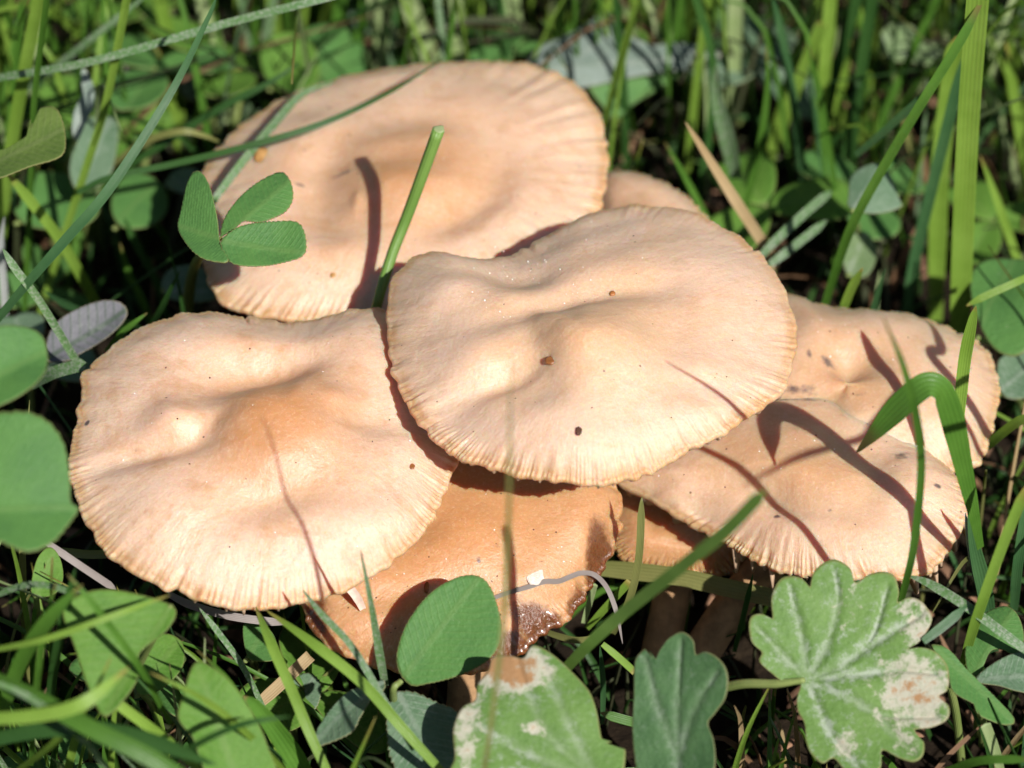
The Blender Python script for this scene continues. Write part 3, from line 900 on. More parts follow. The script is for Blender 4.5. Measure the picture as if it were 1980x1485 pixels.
leaf_part('leaflet', [(742, 1316), (712, 1330), (680, 1345), (645, 1385), (612, 1430), (608, 1448), (640, 1446), (690, 1430), (705, 1400), (722, 1360), (745, 1340)], (680, 1390, 2.5), (-0.35, -0.15), ((745, 1318), (608, 1446)), 'clover_g', t, 0.3, seed=6, teeth=0.02, nt=36)
stalk_part([(790, 1520, 0.2), (775, 1420, 1.3), (760, 1340, 2.6), (776, 1316, 2.75)], [0.05, 0.05, 0.04, 0.03], 'petiole', t)

# ground ivy
def cr3(L): return [(1280 + .3535 * a, 960 + .3535 * b) for a, b in L]
IVY = cr3([(740, 1000), (690, 1022), (600, 960), (532, 900), (545, 850), (490, 800), (475, 700), (500, 655), (560, 650), (602, 672), (598, 560), (640, 470), (700, 445), (770, 460), (806, 505), (830, 420), (900, 362), (960, 355), (1030, 400), (1058, 474), (1130, 430), (1210, 415), (1270, 440), (1296, 520), (1290, 580), (1350, 555), (1420, 580), (1475, 660), (1460, 720), (1400, 800), (1340, 832), (1420, 825), (1500, 850), (1560, 920), (1570, 1000), (1560, 1060), (1515, 1095), (1570, 1150), (1560, 1220), (1480, 1260), (1380, 1275), (1430, 1330), (1430, 1410), (1380, 1450), (1300, 1430), (1205, 1385), (1195, 1485), (1100, 1530), (1010, 1500), (940, 1425), (880, 1450), (820, 1400), (790, 1330), (780, 1230), (745, 1160), (740, 1090), (760, 1020)])
iv_c = (800, 990)
iv_v = [cr3([iv_c, (900, 800), (960, 560), (940, 420)]), cr3([iv_c, (760, 750), (720, 600), (700, 500)]), cr3([iv_c, (1000, 900), (1150, 760), (1230, 500)]), cr3([iv_c, (1100, 960), (1300, 940), (1500, 960)]), cr3([iv_c, (680, 880), (600, 800), (520, 720)]), cr3([iv_c, (840, 1100), (930, 1300), (1080, 1480)]), cr3([iv_c, (1000, 1080), (1200, 1180), (1500, 1200)]), cr3([(1150, 1160), (1300, 1320), (1380, 1400)]), cr3([(1080, 840), (1250, 740), (1420, 640)])]
t = leaf_thing('ground_ivy_leaf', 'bright scalloped ground ivy leaf with white dusty patches at the lower right', 'leaf', (1470, 1400, 0), 'ground ivy leaves')
leaf_part('leaf_blade', IVY, (1640, 1300, 3.0), (-0.05, -0.55), (iv_c and cr3([iv_c])[0], cr3([(1100, 420)])[0]), 'ivy', t, 0.05, seed=7, wav=0.085, na=360, nr=30, veins=iv_v, quilt=0.05,
          center=cr3([(1010, 960)])[0], stains=[(1770, 1330, 75, 80, 0.75), (1785, 1200, 45, 75, 0.62), (1795, 1390, 60, 35, 0.6), (1640, 1440, 34, 34, 0.5), (1750, 1435, 30, 26, 0.55), (1690, 1370, 30, 20, 0.4), (1640, 1170, 50, 50, 0.3)])
stalk_part([(1250, 1500, 0.2), (1330, 1360, 1.8), (1420, 1325, 2.5), (1500, 1322, 2.8), (1555, 1315, 2.95)], [0.06, 0.06, 0.055, 0.05, 0.03], 'petiole', t)
def cr4(L): return [(860 + .2828 * a, 1080 + .2828 * b) for a, b in L]
t = leaf_thing('ground_ivy_leaf', 'large green ground ivy leaf with a browned tip at the bottom centre', 'leaf', (1150, 1620, 0), 'ground ivy leaves')
leaf_part('leaf_blade', cr4([(330, 690), (440, 680), (540, 700), (575, 640), (600, 612), (660, 625), (780, 705), (900, 820), (990, 930), (1040, 1060), (1080, 1250), (1150, 1268), (1230, 1275), (1225, 1432), (1180, 1560), (900, 1640), (600, 1640), (200, 1600), (40, 1500), (70, 1380), (60, 1180), (120, 1040), (210, 990), (225, 880), (300, 780)]), (1040, 1400, 3.0), (-0.05, -0.35), (cr4([(1000, 1500)])[0], cr4([(430, 720)])[0]), 'ivy', t, 0.10, seed=8, wav=0.07, nr=24, na=300, center=cr4([(640, 1180)])[0],
          veins=[cr4([(1050, 1500), (700, 1200), (560, 900), (500, 720)]), cr4([(1050, 1500), (850, 1150), (720, 850), (640, 660)]), cr4([(1050, 1500), (600, 1350), (300, 1200), (120, 1100)]), cr4([(1050, 1500), (500, 1480), (100, 1480)])], quilt=0.03,
          stains=[(985, 1298, 75, 44, 1.15), (900, 1400, 45, 90, 0.6), (1038, 1410, 32, 18, 0.5)])
stalk_part([(1150, 1640, 0.2), (1150, 1560, 1.5), (1140, 1510, 2.7)], [0.07, 0.06, 0.05], 'petiole', t)
t = leaf_thing('ground_ivy_leaf', 'dark lobed ground ivy leaf standing upright at the bottom', 'leaf', (1310, 1680, 0), 'ground ivy leaves')
leaf_part('leaf_blade', cr4([(1290, 1432), (1280, 1200), (1296, 950), (1300, 720), (1340, 640), (1390, 615), (1430, 690), (1470, 620), (1530, 540), (1620, 500), (1700, 560), (1722, 655), (1800, 640), (1900, 700), (1950, 800), (1930, 950), (1850, 1060), (1800, 1130), (1840, 1250), (1850, 1432), (1780, 1580), (1500, 1640), (1330, 1580)]), (1310, 1370, 3.2), (-0.55, -0.75), (cr4([(1560, 1600)])[0], cr4([(1600, 520)])[0]), 'ivy_d', t, 0.12, seed=9, wav=0.06, nr=24, na=300,
          veins=[cr4([(1560, 1600), (1580, 1100), (1610, 560)]), cr4([(1570, 1350), (1450, 1000), (1370, 680)]), cr4([(1570, 1350), (1720, 1000), (1870, 780)])], quilt=0.03)
stalk_part([(1310, 1690, 0.2), (1305, 1600, 1.6), (1302, 1530, 2.9)], [0.07, 0.06, 0.05], 'petiole', t)

# single leaves: (name, label, cat, outline, at, tilt, mid, mat, fold, teeth)
LEAVES = [
    ('clover_leaf', 'blurred folded green leaf at the left edge above the round one', 'clover leaf', [(-60, 665), (0, 648), (50, 643), (82, 655), (92, 690), (85, 730), (58, 765), (10, 792), (-60, 800)], (30, 720, 6.6), (0.1, -0.3), ((-60, 760), (90, 680)), 'clover', 0.35, 0.0, (0, 1000)),
    ('clover_leaf', 'round green leaf at the left edge beside the wavy cap', 'clover leaf', [(-60, 840), (20, 820), (80, 832), (120, 872), (134, 930), (137, 975), (152, 985), (132, 1020), (100, 1060), (55, 1080), (10, 1062), (-60, 1010)], (50, 950, 6.0), (0.12, -0.35), ((-60, 990), (150, 985)), 'clover', 0.28, 0.02, (-20, 1300)),
    ('clover_leaf', 'olive notched clover leaf at the upper left edge', 'clover leaf', [(-50, 350), (-50, 300), (0, 290), (45, 268), (62, 250), (62, 228), (90, 213), (115, 222), (127, 265), (119, 305), (60, 325), (0, 347)], (40, 290, 4.8), (-0.1, -0.15), ((-50, 330), (125, 250)), 'clover_o', 0.15, 0.008, (-30, 640)),
    ('plantain_leaf', 'grey purple oval leaf left of the wavy cap', 'leaf', [(92, 655), (112, 625), (150, 600), (195, 583), (230, 584), (246, 600), (240, 622), (212, 650), (175, 675), (150, 690), (135, 700), (100, 700), (85, 690)], (165, 640, 2.7), (-0.1, -0.5), ((95, 690), (246, 598)), 'purple', 0.35, 0.008, (60, 760)),
    ('clover_leaf', 'grey green oval leaf in the gap at upper left', 'clover leaf', [(140, 300), (150, 255), (180, 228), (212, 224), (228, 245), (225, 300), (210, 350), (170, 372), (145, 365), (134, 335)], (182, 300, 2.2), (0.1, -0.2), ((150, 370), (215, 228)), 'clover_g', 0.15, 0.0, (170, 480)),
    ('plantain_leaf', 'narrow silvery leaf upright at upper left', 'leaf', [(165, 130), (180, 160), (182, 200), (165, 240), (150, 272), (140, 258), (142, 220), (158, 180), (156, 140)], (160, 200, 3.3), (0.3, -0.6), ((145, 270), (168, 130)), 'silver', 0.3, 0.0, (130, 400)),
    ('clover_leaf', 'large blurred round leaf behind the top left of the rear cap', 'clover leaf', [(585, 75), (620, 55), (670, 60), (705, 95), (715, 140), (690, 175), (620, 190), (585, 150)], (650, 120, 1.0), (0.05, -0.15), ((590, 180), (690, 70)), 'clover', 0.1, 0.0, (620, 240)),
    ('clover_leaf', 'bright blurred leaf beside the pale thick stem at the top', 'clover leaf', [(515, 90), (560, 70), (600, 85), (620, 130), (610, 175), (560, 185), (520, 160), (505, 120)], (565, 130, 1.5), (-0.15, -0.3), ((520, 170), (600, 80)), 'clover_b', 0.2, 0.0, (560, 250)),
    ('bindweed_leaf', 'big grey dusty leaf above the rear cap', 'leaf', [(1015, 135), (1040, 85), (1090, 60), (1140, 30), (1170, 8), (1200, 45), (1260, 75), (1330, 75), (1395, 100), (1360, 125), (1290, 130), (1200, 145), (1130, 160), (1060, 165)], (1180, 100, 2.0), (0.05, -0.5), ((1030, 130), (1390, 100)), 'silver', -0.3, 0.0, (1150, 300)),
    ('bindweed_leaf', 'green leaf folded under the big grey one', 'leaf', [(1130, 165), (1180, 140), (1260, 122), (1340, 118), (1345, 130), (1290, 165), (1230, 200), (1190, 232), (1170, 215)], (1230, 160, 1.5), (0.2, -0.5), ((1180, 225), (1340, 122)), 'clover', 0.2, 0.0, (1210, 330)),
    ('clover_leaf', 'toothed grey green leaf among blades at upper right', 'clover leaf', [(1640, 372), (1645, 335), (1668, 315), (1700, 313), (1725, 340), (1738, 375), (1742, 392), (1700, 408), (1660, 408), (1640, 395)], (1690, 365, 2.8), (-0.1, -0.4), ((1650, 405), (1705, 312)), 'clover_g', -0.3, 0.02, (1660, 540)),
    ('clover_leaf', 'pale round leaf near the top right corner', 'clover leaf', [(1700, 75), (1720, 48), (1760, 50), (1790, 75), (1840, 95), (1830, 120), (1790, 125), (1760, 118), (1720, 110)], (1765, 90, 1.8), (0.1, -0.3), ((1705, 100), (1835, 105)), 'white_leaf', 0.2, 0.0, (1740, 240)),
    ('clover_leaf', 'shaded green leaf at the right edge behind the far right cap', 'clover leaf', [(1876, 560), (1890, 515), (1935, 497), (1990, 505), (2030, 560), (2020, 640), (1975, 690), (1925, 680), (1890, 625)], (1950, 590, 2.0), (-0.1, -0.2), ((1890, 650), (1960, 500)), 'clover', 0.1, 0.0, (1960, 760)),
    ('clover_leaf', 'second shaded green leaf below it at the right edge', 'clover leaf', [(1930, 700), (1975, 665), (2030, 670), (2050, 740), (1990, 770), (1940, 765)], (1985, 720, 1.5), (0, -0.25), ((1930, 760), (2020, 680)), 'clover_g', 0.1, 0.0, (1990, 840)),
    ('clover_leaf', 'clover leaf with a bitten notch at the lower right edge', 'clover leaf', [(1880, 1210), (1900, 1185), (1940, 1170), (1968, 1190), (1980, 1235), (1965, 1268), (1940, 1258), (1915, 1262), (1895, 1300), (1875, 1310), (1866, 1260)], (1925, 1230, 2.5), (-0.15, -0.35), ((1880, 1310), (1960, 1180)), 'clover', -0.2, 0.0, (1890, 1420)),
    ('clover_leaf', 'dark green leaf under the bitten clover leaf', 'clover leaf', [(1885, 1315), (1920, 1285), (1965, 1270), (2020, 1275), (2030, 1350), (1970, 1345), (1930, 1330)], (1950, 1310, 2.4), (0.1, -0.2), ((1885, 1316), (2020, 1310)), 'clover_g', 0.2, 0.0, (1900, 1440)),
    ('clover_leaf', 'narrow toothed leaf right of the scalloped ivy leaf', 'clover leaf', [(1800, 1250), (1830, 1255), (1870, 1295), (1930, 1350), (1965, 1390), (1940, 1400), (1890, 1385), (1885, 1365), (1840, 1340), (1830, 1290)], (1880, 1330, 2.5), (0.2, -0.4), ((1810, 1255), (1962, 1392)), 'clover', 0.3, 0.01, (1860, 1480)),
    ('plantain_leaf', 'light green broad leaf rising at the bottom left', 'leaf', [(375, 1283), (405, 1290), (445, 1325), (485, 1380), (515, 1440), (540, 1540), (430, 1560), (385, 1470), (370, 1430), (342, 1392), (352, 1345)], (430, 1400, 3.6), (0.25, -0.7), ((470, 1540), (378, 1285)), 'clover_b', 0.2, 0.0, (480, 1700)),
    ('clover_leaf', 'blurred drooping green leaf under the left cap', 'clover leaf', [(130, 1190), (180, 1155), (250, 1150), (335, 1172), (325, 1215), (270, 1262), (268, 1310), (240, 1355), (200, 1385), (172, 1330), (150, 1260)], (230, 1260, 4.1), (-0.1, -0.5), ((330, 1170), (200, 1385)), 'clover_b', 0.25, 0.0, (200, 1500)),
    ('clover_leaf', 'small bright leaf under the round left leaf', 'clover leaf', [(62, 1150), (70, 1090), (95, 1062), (115, 1080), (122, 1120), (105, 1150)], (92, 1110, 3.0), (0.1, -0.5), ((70, 1150), (105, 1066)), 'clover_b', 0.2, 0.0, (80, 1300)),
    ('clover_leaf', 'shaded veined leaf behind the drooping one at lower left', 'clover leaf', [(275, 1290), (310, 1230), (350, 1240), (355, 1290), (320, 1330), (280, 1345), (262, 1330)], (310, 1290, 2.6), (0, -0.4), ((270, 1335), (345, 1240)), 'clover_b', 0.2, 0.0, (320, 1450)),
    ('clover_leaf', 'small green leaf half shaded under the front of the left cap', 'clover leaf', [(472, 1215), (495, 1205), (530, 1230), (535, 1275), (500, 1280), (478, 1268)], (503, 1245, 1.6), (-0.1, -0.3), ((475, 1275), (520, 1215)), 'clover', 0.15, 0.0, (500, 1330)),
    ('clover_leaf', 'dark toothed leaf low between bottom grass blades', 'clover leaf', [(545, 1330), (590, 1300), (620, 1320), (610, 1370), (560, 1390), (535, 1370)], (580, 1345, 1.0), (-0.1, -0.3), ((545, 1385), (610, 1305)), 'clover_g', 0.15, 0.02, (570, 1430)),
    ('clover_leaf', 'half lit round leaf behind the trefoil stalk', 'clover leaf', [(312, 545), (330, 522), (370, 518), (410, 535), (430, 570), (400, 585), (350, 582), (322, 570)], (370, 552, 1.6), (0, -0.1), ((315, 560), (430, 565)), 'clover_g', 0.1, 0.0, (380, 640)),
    ('clover_leaf', 'dark round leaf in the shadow beside the rear cap', 'clover leaf', [(215, 395), (235, 350), (275, 335), (315, 360), (325, 405), (300, 440), (250, 448), (222, 430)], (270, 395, 1.4), (0.1, -0.1), ((220, 440), (310, 350)), 'clover', 0.1, 0.0, (270, 480)),
    ('clover_leaf', 'wide mid green leaf behind blades at upper left', 'clover leaf', [(20, 375), (60, 340), (130, 335), (180, 365), (190, 410), (150, 440), (80, 440), (35, 420)], (105, 390, 1.6), (0, -0.15), ((30, 430), (180, 360)), 'clover', 0.1, 0.0, (110, 480)),
    ('clover_leaf', 'wide leaf crossed by the long pale blade', 'clover leaf', [(60, 200), (100, 160), (150, 150), (190, 180), (180, 225), (130, 250), (80, 245)], (125, 200, 1.9), (0.1, -0.2), ((60, 240), (180, 160)), 'clover_b', 0.15, 0.0, (130, 330)),
    ('clover_leaf', 'soft green leaf left of the pale thick stem', 'clover leaf', [(190, 170), (240, 150), (290, 165), (315, 215), (300, 260), (250, 275), (205, 250)], (255, 215, 1.0), (0, -0.2), ((195, 260), (300, 170)), 'clover', 0.12, 0.0, (250, 340)),
    ('clover_leaf', 'grey blurred leaf behind the pale thick stem', 'clover leaf', [(350, 165), (400, 120), (450, 135), (480, 160), (460, 188), (400, 195), (360, 190)], (415, 160, 1.0), (0.1, -0.3), ((355, 190), (475, 155)), 'silver', 0.15, 0.0, (420, 260)),
    ('clover_leaf', 'pale green leaf low in the right hand grass', 'clover leaf', [(1630, 470), (1650, 445), (1680, 450), (1695, 490), (1680, 530), (1650, 535), (1632, 510)], (1660, 490, 1.4), (0.1, -0.3), ((1640, 530), (1675, 448)), 'white_leaf', 0.2, 0.0, (1660, 580)),
]
for (nm, lab, cat, ol, at_, tl, mid, mt, fo, te, base) in LEAVES:
    o = leaf_thing(nm, lab, cat, (base[0], base[1], 0), 'clover leaves' if nm == 'clover_leaf' else 'broad leaves')
    leaf_part('leaflet' if nm == 'clover_leaf' else 'leaf_blade', ol, at_, tl, mid, mt, o, fo, seed=len(lab) + int(at_[0]), teeth=te, wav=0.065)
    b0 = P(mid[0][0], mid[0][1], at_[2])
    n_ = unit((tl[0], tl[1], 1)); b0 = plane_hit(mid[0][0], mid[0][1], P(*at_), n_) 
    g0 = np.array(o.location)
    v, q, tt, a = tube_geo([g0, g0 * 0.6 + b0 * 0.4 + np.array([0, 0, 0.3]), b0 - np.array([0, 0, 0.02])], [0.05, 0.045, 0.03], 8, 8)
    mesh_obj('stalk', v, q, M['petiole'], o, tt, a)

# ------------------------------------------------------------------ grass blades one can tell apart
BL = []


def blade(label, pts, w, mat, group='grass blades', z=None, name='grass_blade', cat='grass blade', **kw):
    """pts are (px, py, height in cm) from base to tip, w the width in photograph pixels"""
    p3 = [P(*p) for p in pts]
    dep = np.mean([(p - EYE) @ fwd for p in p3])
    v, q, att = blade_geo(p3, w * S * dep / DIST, **kw)
    o = mesh_obj(name, v, q, M[mat], None, attrs=att, loc=p3[0])
    tag(o, label, cat, group)
    BL.append(p3)
    return o


def rise(px, py, pts, k=1.0, z0=0.0, ks=128.0):
    """pixels of an upright blade: height grows with the climb in the picture"""
    return [(px, py, z0)] + [(a, b, max(0.05, z0 + k * (py - b) / ks)) for a, b in pts]


blade('long pale dusty blade slanting across the whole top left corner', [(-60, 165, 4.0), (0, 150, 4.3), (180, 118, 4.8), (420, 50, 5.2), (620, -2, 5.5), (760, -40, 5.4)], 15, 'g_dust', tip=0.1)
blade('widest bright yellow green blade by the left edge', rise(-12, 620, [(0, 470), (14, 340), (40, 180), (75, 0), (90, -80)], 1.05), 24, 'g_yellow', tip=0.1)
blade('thin green blade just left of the wide yellow green one', rise(0, 560, [(5, 400), (20, 230), (38, 60), (45, -30)], 1.0), 13, 'g_mid', tip=0.15)
blade('straight thin dark green blade crossing the olive notched leaf', rise(42, 700, [(50, 560), (58, 400), (66, 200), (88, 20), (95, -60)], 1.1), 11, 'g_mid', tip=0.1)
blade('pale upright blade right of the wide yellow green one', rise(60, 200, [(68, 120), (80, 40), (90, -50)], 1.0, 1.5), 16, 'g_pale', tip=0.1)
blade('bright slanting blade running from top left to the grey purple leaf', rise(62, 660, [(110, 500), (165, 330), (205, 200), (245, 0), (258, -70)], 1.08), 15, 'g_yellow', tip=0.1)
blade('long dark blue green blade slanting steeply across the upper left', [(-40, 660, 3.2), (60, 540, 4.2), (130, 460, 4.7), (215, 360, 5.2), (330, 180, 5.9), (400, 40, 6.3), (420, -10, 6.4)], 19, 'g_blue', tip=0.5)
blade('grey green blade ending above the yellow one at the top left', [(20, 200, 2.0), (130, 112, 3.0), (215, 45, 3.6), (290, -15, 4.0)], 13, 'g_dust', tip=0.3)
blade('thin dark blade arching over the rear cap from its left side', [(150, 372, 3.0), (215, 342, 3.2), (330, 318, 3.35), (480, 282, 3.6), (620, 240, 3.75), (750, 180, 3.8), (858, 113, 3.7)], 12, 'g_dark', tip=0.35)
blade('pale flat blade lying on the left rim of the rear cap', [(405, 400, 3.15), (430, 365, 3.3), (480, 300, 3.45), (530, 240, 3.4), (585, 182, 3.3), (650, 157, 3.1)], 15, 'g_dust', tip=0.3)
blade('dark blade with a brown tip behind the left of the rear cap', [(190, 360, 1.6), (300, 288, 2.2), (430, 207, 2.8), (520, 160, 3.1), (582, 119, 3.3)], 14, 'g_dark', tip=0.4)
blade('small arched blade with a reddish middle left of the rear cap', [(190, 345, 1.8), (235, 305, 2.3), (290, 270, 2.7), (350, 254, 2.9), (395, 262, 2.8), (432, 278, 2.6)], 13, 'g_olive', tip=0.4)
blade('thick pale whitish stem upright left of the rear cap', rise(442, 235, [(432, 190), (418, 110), (395, 0), (380, -80)], 1.0, 0.0), 36, 'g_pale', tip=0.05)
blade('pale green stem left of the thick whitish one', rise(348, 290, [(345, 230), (335, 120), (310, 0), (295, -80)], 1.0), 26, 'g_yellow', tip=0.05)
blade('green blade between the two pale stems and the slanting blade', rise(310, 210, [(290, 140), (262, 60), (240, -60)], 1.0), 18, 'g_mid', tip=0.05)
blade('curled brown dry blade at the top left of the rear cap', rise(500, 195, [(488, 140), (468, 90), (470, 40), (490, -30)], 1.0), 14, 'g_brown', tip=0.2)
blade('pale stem rising above the left part of the rear cap', rise(755, 230, [(745, 130), (733, 50), (722, -60)], 1.0), 34, 'g_pale', tip=0.03)
blade('second pale stem rising above the middle of the rear cap', rise(860, 230, [(832, 110), (800, 30), (778, -60)], 1.0), 34, 'g_pale', tip=0.03)
blade('thin dusty blade leaning above the rear cap', rise(945, 170, [(915, 105), (890, 40), (868, -30)], 1.1), 16, 'g_dust', tip=0.1)
blade('thick pale stem rising above the right part of the rear cap', rise(1005, 230, [(1000, 110), (990, 20), (982, -60)], 1.0), 34, 'g_pale', tip=0.03)
blade('green blade leaning right beside the third pale stem', rise(1020, 180, [(1060, 110), (1110, 40), (1150, -20)], 1.0), 18, 'g_mid', tip=0.1)
blade('green blade between the two left pale stems over the rear cap', rise(680, 220, [(690, 100), (705, 20), (715, -60)], 1.0), 20, 'g_mid', tip=0.1)
blade('bright blade in the dark gap over the rear cap', rise(870, 190, [(880, 90), (905, 20), (920, -50)], 1.0), 20, 'g_yellow', tip=0.1)

blade('bright broad blade crossing behind the grey purple leaf', [(205, 640, 0.6), (185, 585, 1.2), (120, 470, 2.4), (60, 390, 3.1), (10, 330, 3.6)], 20, 'g_yellow', tip=0.2)
blade('pale speckled blade slanting down to the rim of the left cap', [(165, 730, 2.6), (150, 702, 2.9), (75, 580, 3.9), (30, 520, 4.3), (5, 480, 4.5)], 15, 'g_dust', tip=0.2)
blade('short pointed dark blade at the top edge of the left cap', [(285, 640, 2.0), (310, 600, 2.6), (332, 555, 3.1), (349, 522, 3.4)], 11, 'g_dark', tip=0.6)
blade('short green blade leaning at the top left edge of the left cap', [(205, 680, 2.4), (235, 645, 2.7), (262, 622, 2.9), (285, 605, 3.0)], 11, 'g_mid', tip=0.5)
blade('blade rising out of the dark gap behind the left cap', rise(296, 640, [(275, 580), (250, 530), (232, 470)], 1.0, 0.6), 13, 'g_mid', tip=0.3)
blade('dim green blade deep in the gap behind the left cap', rise(330, 640, [(300, 540), (262, 470), (240, 420)], 1.0, 0.2), 14, 'g_dark', tip=0.3)
blade('short grey blade behind the grey purple leaf', [(155, 600, 1.8), (120, 585, 2.2), (86, 563, 2.6)], 14, 'g_blue', tip=0.5)
blade('flat white edged blade touching the left cap rim', [(60, 745, 2.6), (100, 722, 3.0), (140, 710, 3.2), (168, 703, 3.3)], 24, 'g_dust', tip=0.1)
blade('shiny white streaked blade at the left edge', rise(10, 640, [(8, 560), (2, 480), (8, 420)], 1.0, 1.2), 14, 'g_white', tip=0.4)

# right hand side
blade('broadest bright ribbed blade standing upright at the right', rise(1850, 800, [(1856, 620), (1862, 450), (1873, 220), (1890, 0), (1898, -90)], 1.05), 42, 'g_yellow', tip=0.04, fold=0.15)
blade('long blade slanting from the broad right blade down to the left', [(1580, 640, 1.3), (1620, 510, 2.6), (1660, 410, 3.6), (1760, 235, 5.0), (1850, 90, 6.0), (1905, -10, 6.6)], 18, 'g_mid', tip=0.15)
blade('shorter blade running beside the long slanting right one', [(1655, 300, 3.4), (1700, 262, 3.8), (1790, 180, 4.6), (1840, 110, 5.2), (1870, 50, 5.6)], 15, 'g_blue', tip=0.4)
blade('slim curved blade with a pointed tip right of the small back cap', rise(1418, 470, [(1440, 400), (1470, 280), (1484, 170), (1481, 88)], 1.0, 0.8), 14, 'g_mid', tip=0.4)
blade('blue grey blade leaning from the top toward the right clover leaf', rise(1560, 400, [(1550, 320), (1532, 180), (1508, 50), (1492, -10)], 1.0, 0.8), 16, 'g_blue', tip=0.3)
blade('narrow blade ending in a bent brown tip at the right clover leaf', rise(1620, 400, [(1605, 300), (1585, 180), (1564, 85)], 1.0, 1.2), 12, 'g_mid', tip=0.4)
blade('thin blade parallel to the narrow bent one', rise(1600, 380, [(1580, 250), (1562, 125)], 1.0, 1.0), 11, 'g_blue', tip=0.4)
blade('tan dry blade leaning behind the middle cap', [(1500, 520, 1.6), (1478, 475, 2.0), (1420, 385, 2.8), (1360, 290, 3.5), (1325, 236, 3.9)], 21, 'g_dry', tip=0.5)
blade('short pointed green blade over the small back cap', rise(1385, 460, [(1355, 400), (1318, 330), (1285, 274)], 1.0, 1.2), 12, 'g_mid', tip=0.5)
blade('dark curved blade hanging from the top edge at centre right', rise(1345, 400, [(1372, 260), (1378, 120), (1350, 10), (1330, -40)], 1.0, 0.6), 15, 'g_dark', tip=0.2)
blade('shiny white broad blade above the tan dry one', [(1425, 345, 1.6), (1408, 270, 2.3), (1386, 180, 3.0), (1385, 120, 3.5)], 34, 'g_dust', tip=0.6, roll=0.5)
blade('bright slim blade from the top beside the dark curved one', rise(1320, 400, [(1335, 270), (1352, 120), (1368, 0), (1375, -50)], 1.0), 16, 'g_yellow', tip=0.1)
blade('pale wide blade upright at the top centre right', rise(1410, 300, [(1415, 180), (1420, 60), (1424, -50)], 1.0), 28, 'g_pale', tip=0.05)
blade('yellow olive blade at the top between the clover leaf and the blue grey one', rise(1570, 400, [(1585, 250), (1592, 160), (1606, 0), (1612, -60)], 1.0), 24, 'g_yellow', tip=0.05)
blade('dark blade in the dim gap right of the yellow olive one', rise(1590, 380, [(1602, 200), (1630, 90), (1656, 0), (1670, -60)], 1.0), 22, 'g_dark', tip=0.05)
blade('dark narrow blade behind the right clover leaf', rise(1636, 430, [(1645, 300), (1660, 170), (1686, 0), (1692, -60)], 1.0), 22, 'g_dark', tip=0.05)
blade('bright yellow green blade slanting behind the slim curved one', rise(1455, 400, [(1490, 300), (1535, 180), (1580, 70), (1590, 40)], 1.0), 24, 'g_yellow', tip=0.1)
blade('short lit yellow green blade beside the narrow bent one', rise(1600, 340, [(1612, 270), (1630, 150), (1645, 70)], 1.0), 18, 'g_yellow', tip=0.2)
blade('long thin blade from the top edge pointing at the right clover leaf', rise(1660, 400, [(1700, 250), (1755, 120), (1808, 5), (1830, -40)], 1.0), 15, 'g_mid', tip=0.1)
blade('wide lit blade just left of the broadest right blade', rise(1808, 620, [(1812, 480), (1818, 320), (1842, 120), (1850, 70)], 1.0), 36, 'g_yellow', tip=0.2)
blade('white glinting blade right of the broadest right blade', rise(1968, 380, [(1950, 290), (1928, 220), (1908, 150)], 1.0), 18, 'g_pale', tip=0.3)
blade('tall lit blade at the far right edge', rise(2010, 420, [(1982, 310), (1962, 190), (1945, 80)], 1.0), 20, 'g_yellow', tip=0.2)
blade('olive blade leaning left of the broadest right blade', rise(1800, 420, [(1782, 335), (1764, 280), (1745, 225)], 1.0), 20, 'g_olive', tip=0.2)
blade('pale upright blade at the top beside the big grey leaf', rise(1290, 240, [(1300, 120), (1318, 20), (1326, -50)], 1.0), 20, 'g_mid', tip=0.05)
blade('soft lit blade crossing the big grey leaf', rise(1050, 180, [(1090, 110), (1150, 45), (1200, -20)], 1.0, 0.8), 20, 'g_yellow', tip=0.1)
blade('lit blade between the second and third pale stems', rise(905, 230, [(890, 130), (884, 50), (880, -50)], 1.0), 24, 'g_pale', tip=0.03)
blade('soft lit blade at the very top left of the rear cap', rise(545, 200, [(540, 120), (530, 40), (520, -50)], 1.0), 22, 'g_yellow', tip=0.05)
blade('soft green blade above the large round blurred leaf', rise(640, 200, [(640, 110), (655, 30), (665, -50)], 1.0), 22, 'g_mid', tip=0.05)
blade('green blade in the dark beside the thick pale stem', rise(360, 330, [(340, 230), (318, 160), (300, 90)], 1.0), 16, 'g_yellow', tip=0.1)
blade('soft pinkish dry blade behind the slanting blade at top left', rise(290, 200, [(268, 160), (245, 130), (230, 100)], 1.0), 22, 'g_grey', tip=0.2)
blade('soft green blade low behind the olive notched leaf', rise(170, 470, [(150, 400), (120, 340), (100, 290)], 1.0), 18, 'g_mid', tip=0.3)
blade('blue green blade leaning right of the pair by the clover leaf', rise(1750, 640, [(1765, 520), (1805, 350), (1850, 170), (1862, 110)], 1.0, 0.2), 22, 'g_blue', tip=0.25)
blade('pale blade lying flat behind the middle cap', [(1468, 498, 2.2), (1510, 455, 2.3), (1570, 400, 2.4), (1610, 368, 2.4)], 17, 'g_dust', tip=0.15)
blade('second pale blade lying flat under the first behind the middle cap', [(1488, 512, 2.0), (1530, 480, 2.1), (1600, 425, 2.2)], 16, 'g_dust', tip=0.15)
blade('short bright blade tip rising behind the far right cap', [(1620, 625, 2.2), (1645, 560, 2.8), (1668, 518, 3.2)], 17, 'g_yellow', tip=0.3, blunt=False)
blade('dark pointed blade beside the short bright one', [(1680, 640, 1.8), (1695, 575, 2.4), (1712, 520, 2.9)], 13, 'g_blue', tip=0.6)
blade('blade leaning right toward the right picture edge', rise(1990, 560, [(1960, 480), (1925, 380), (1895, 300)], 1.0, 0.6), 16, 'g_yellow', tip=0.4)
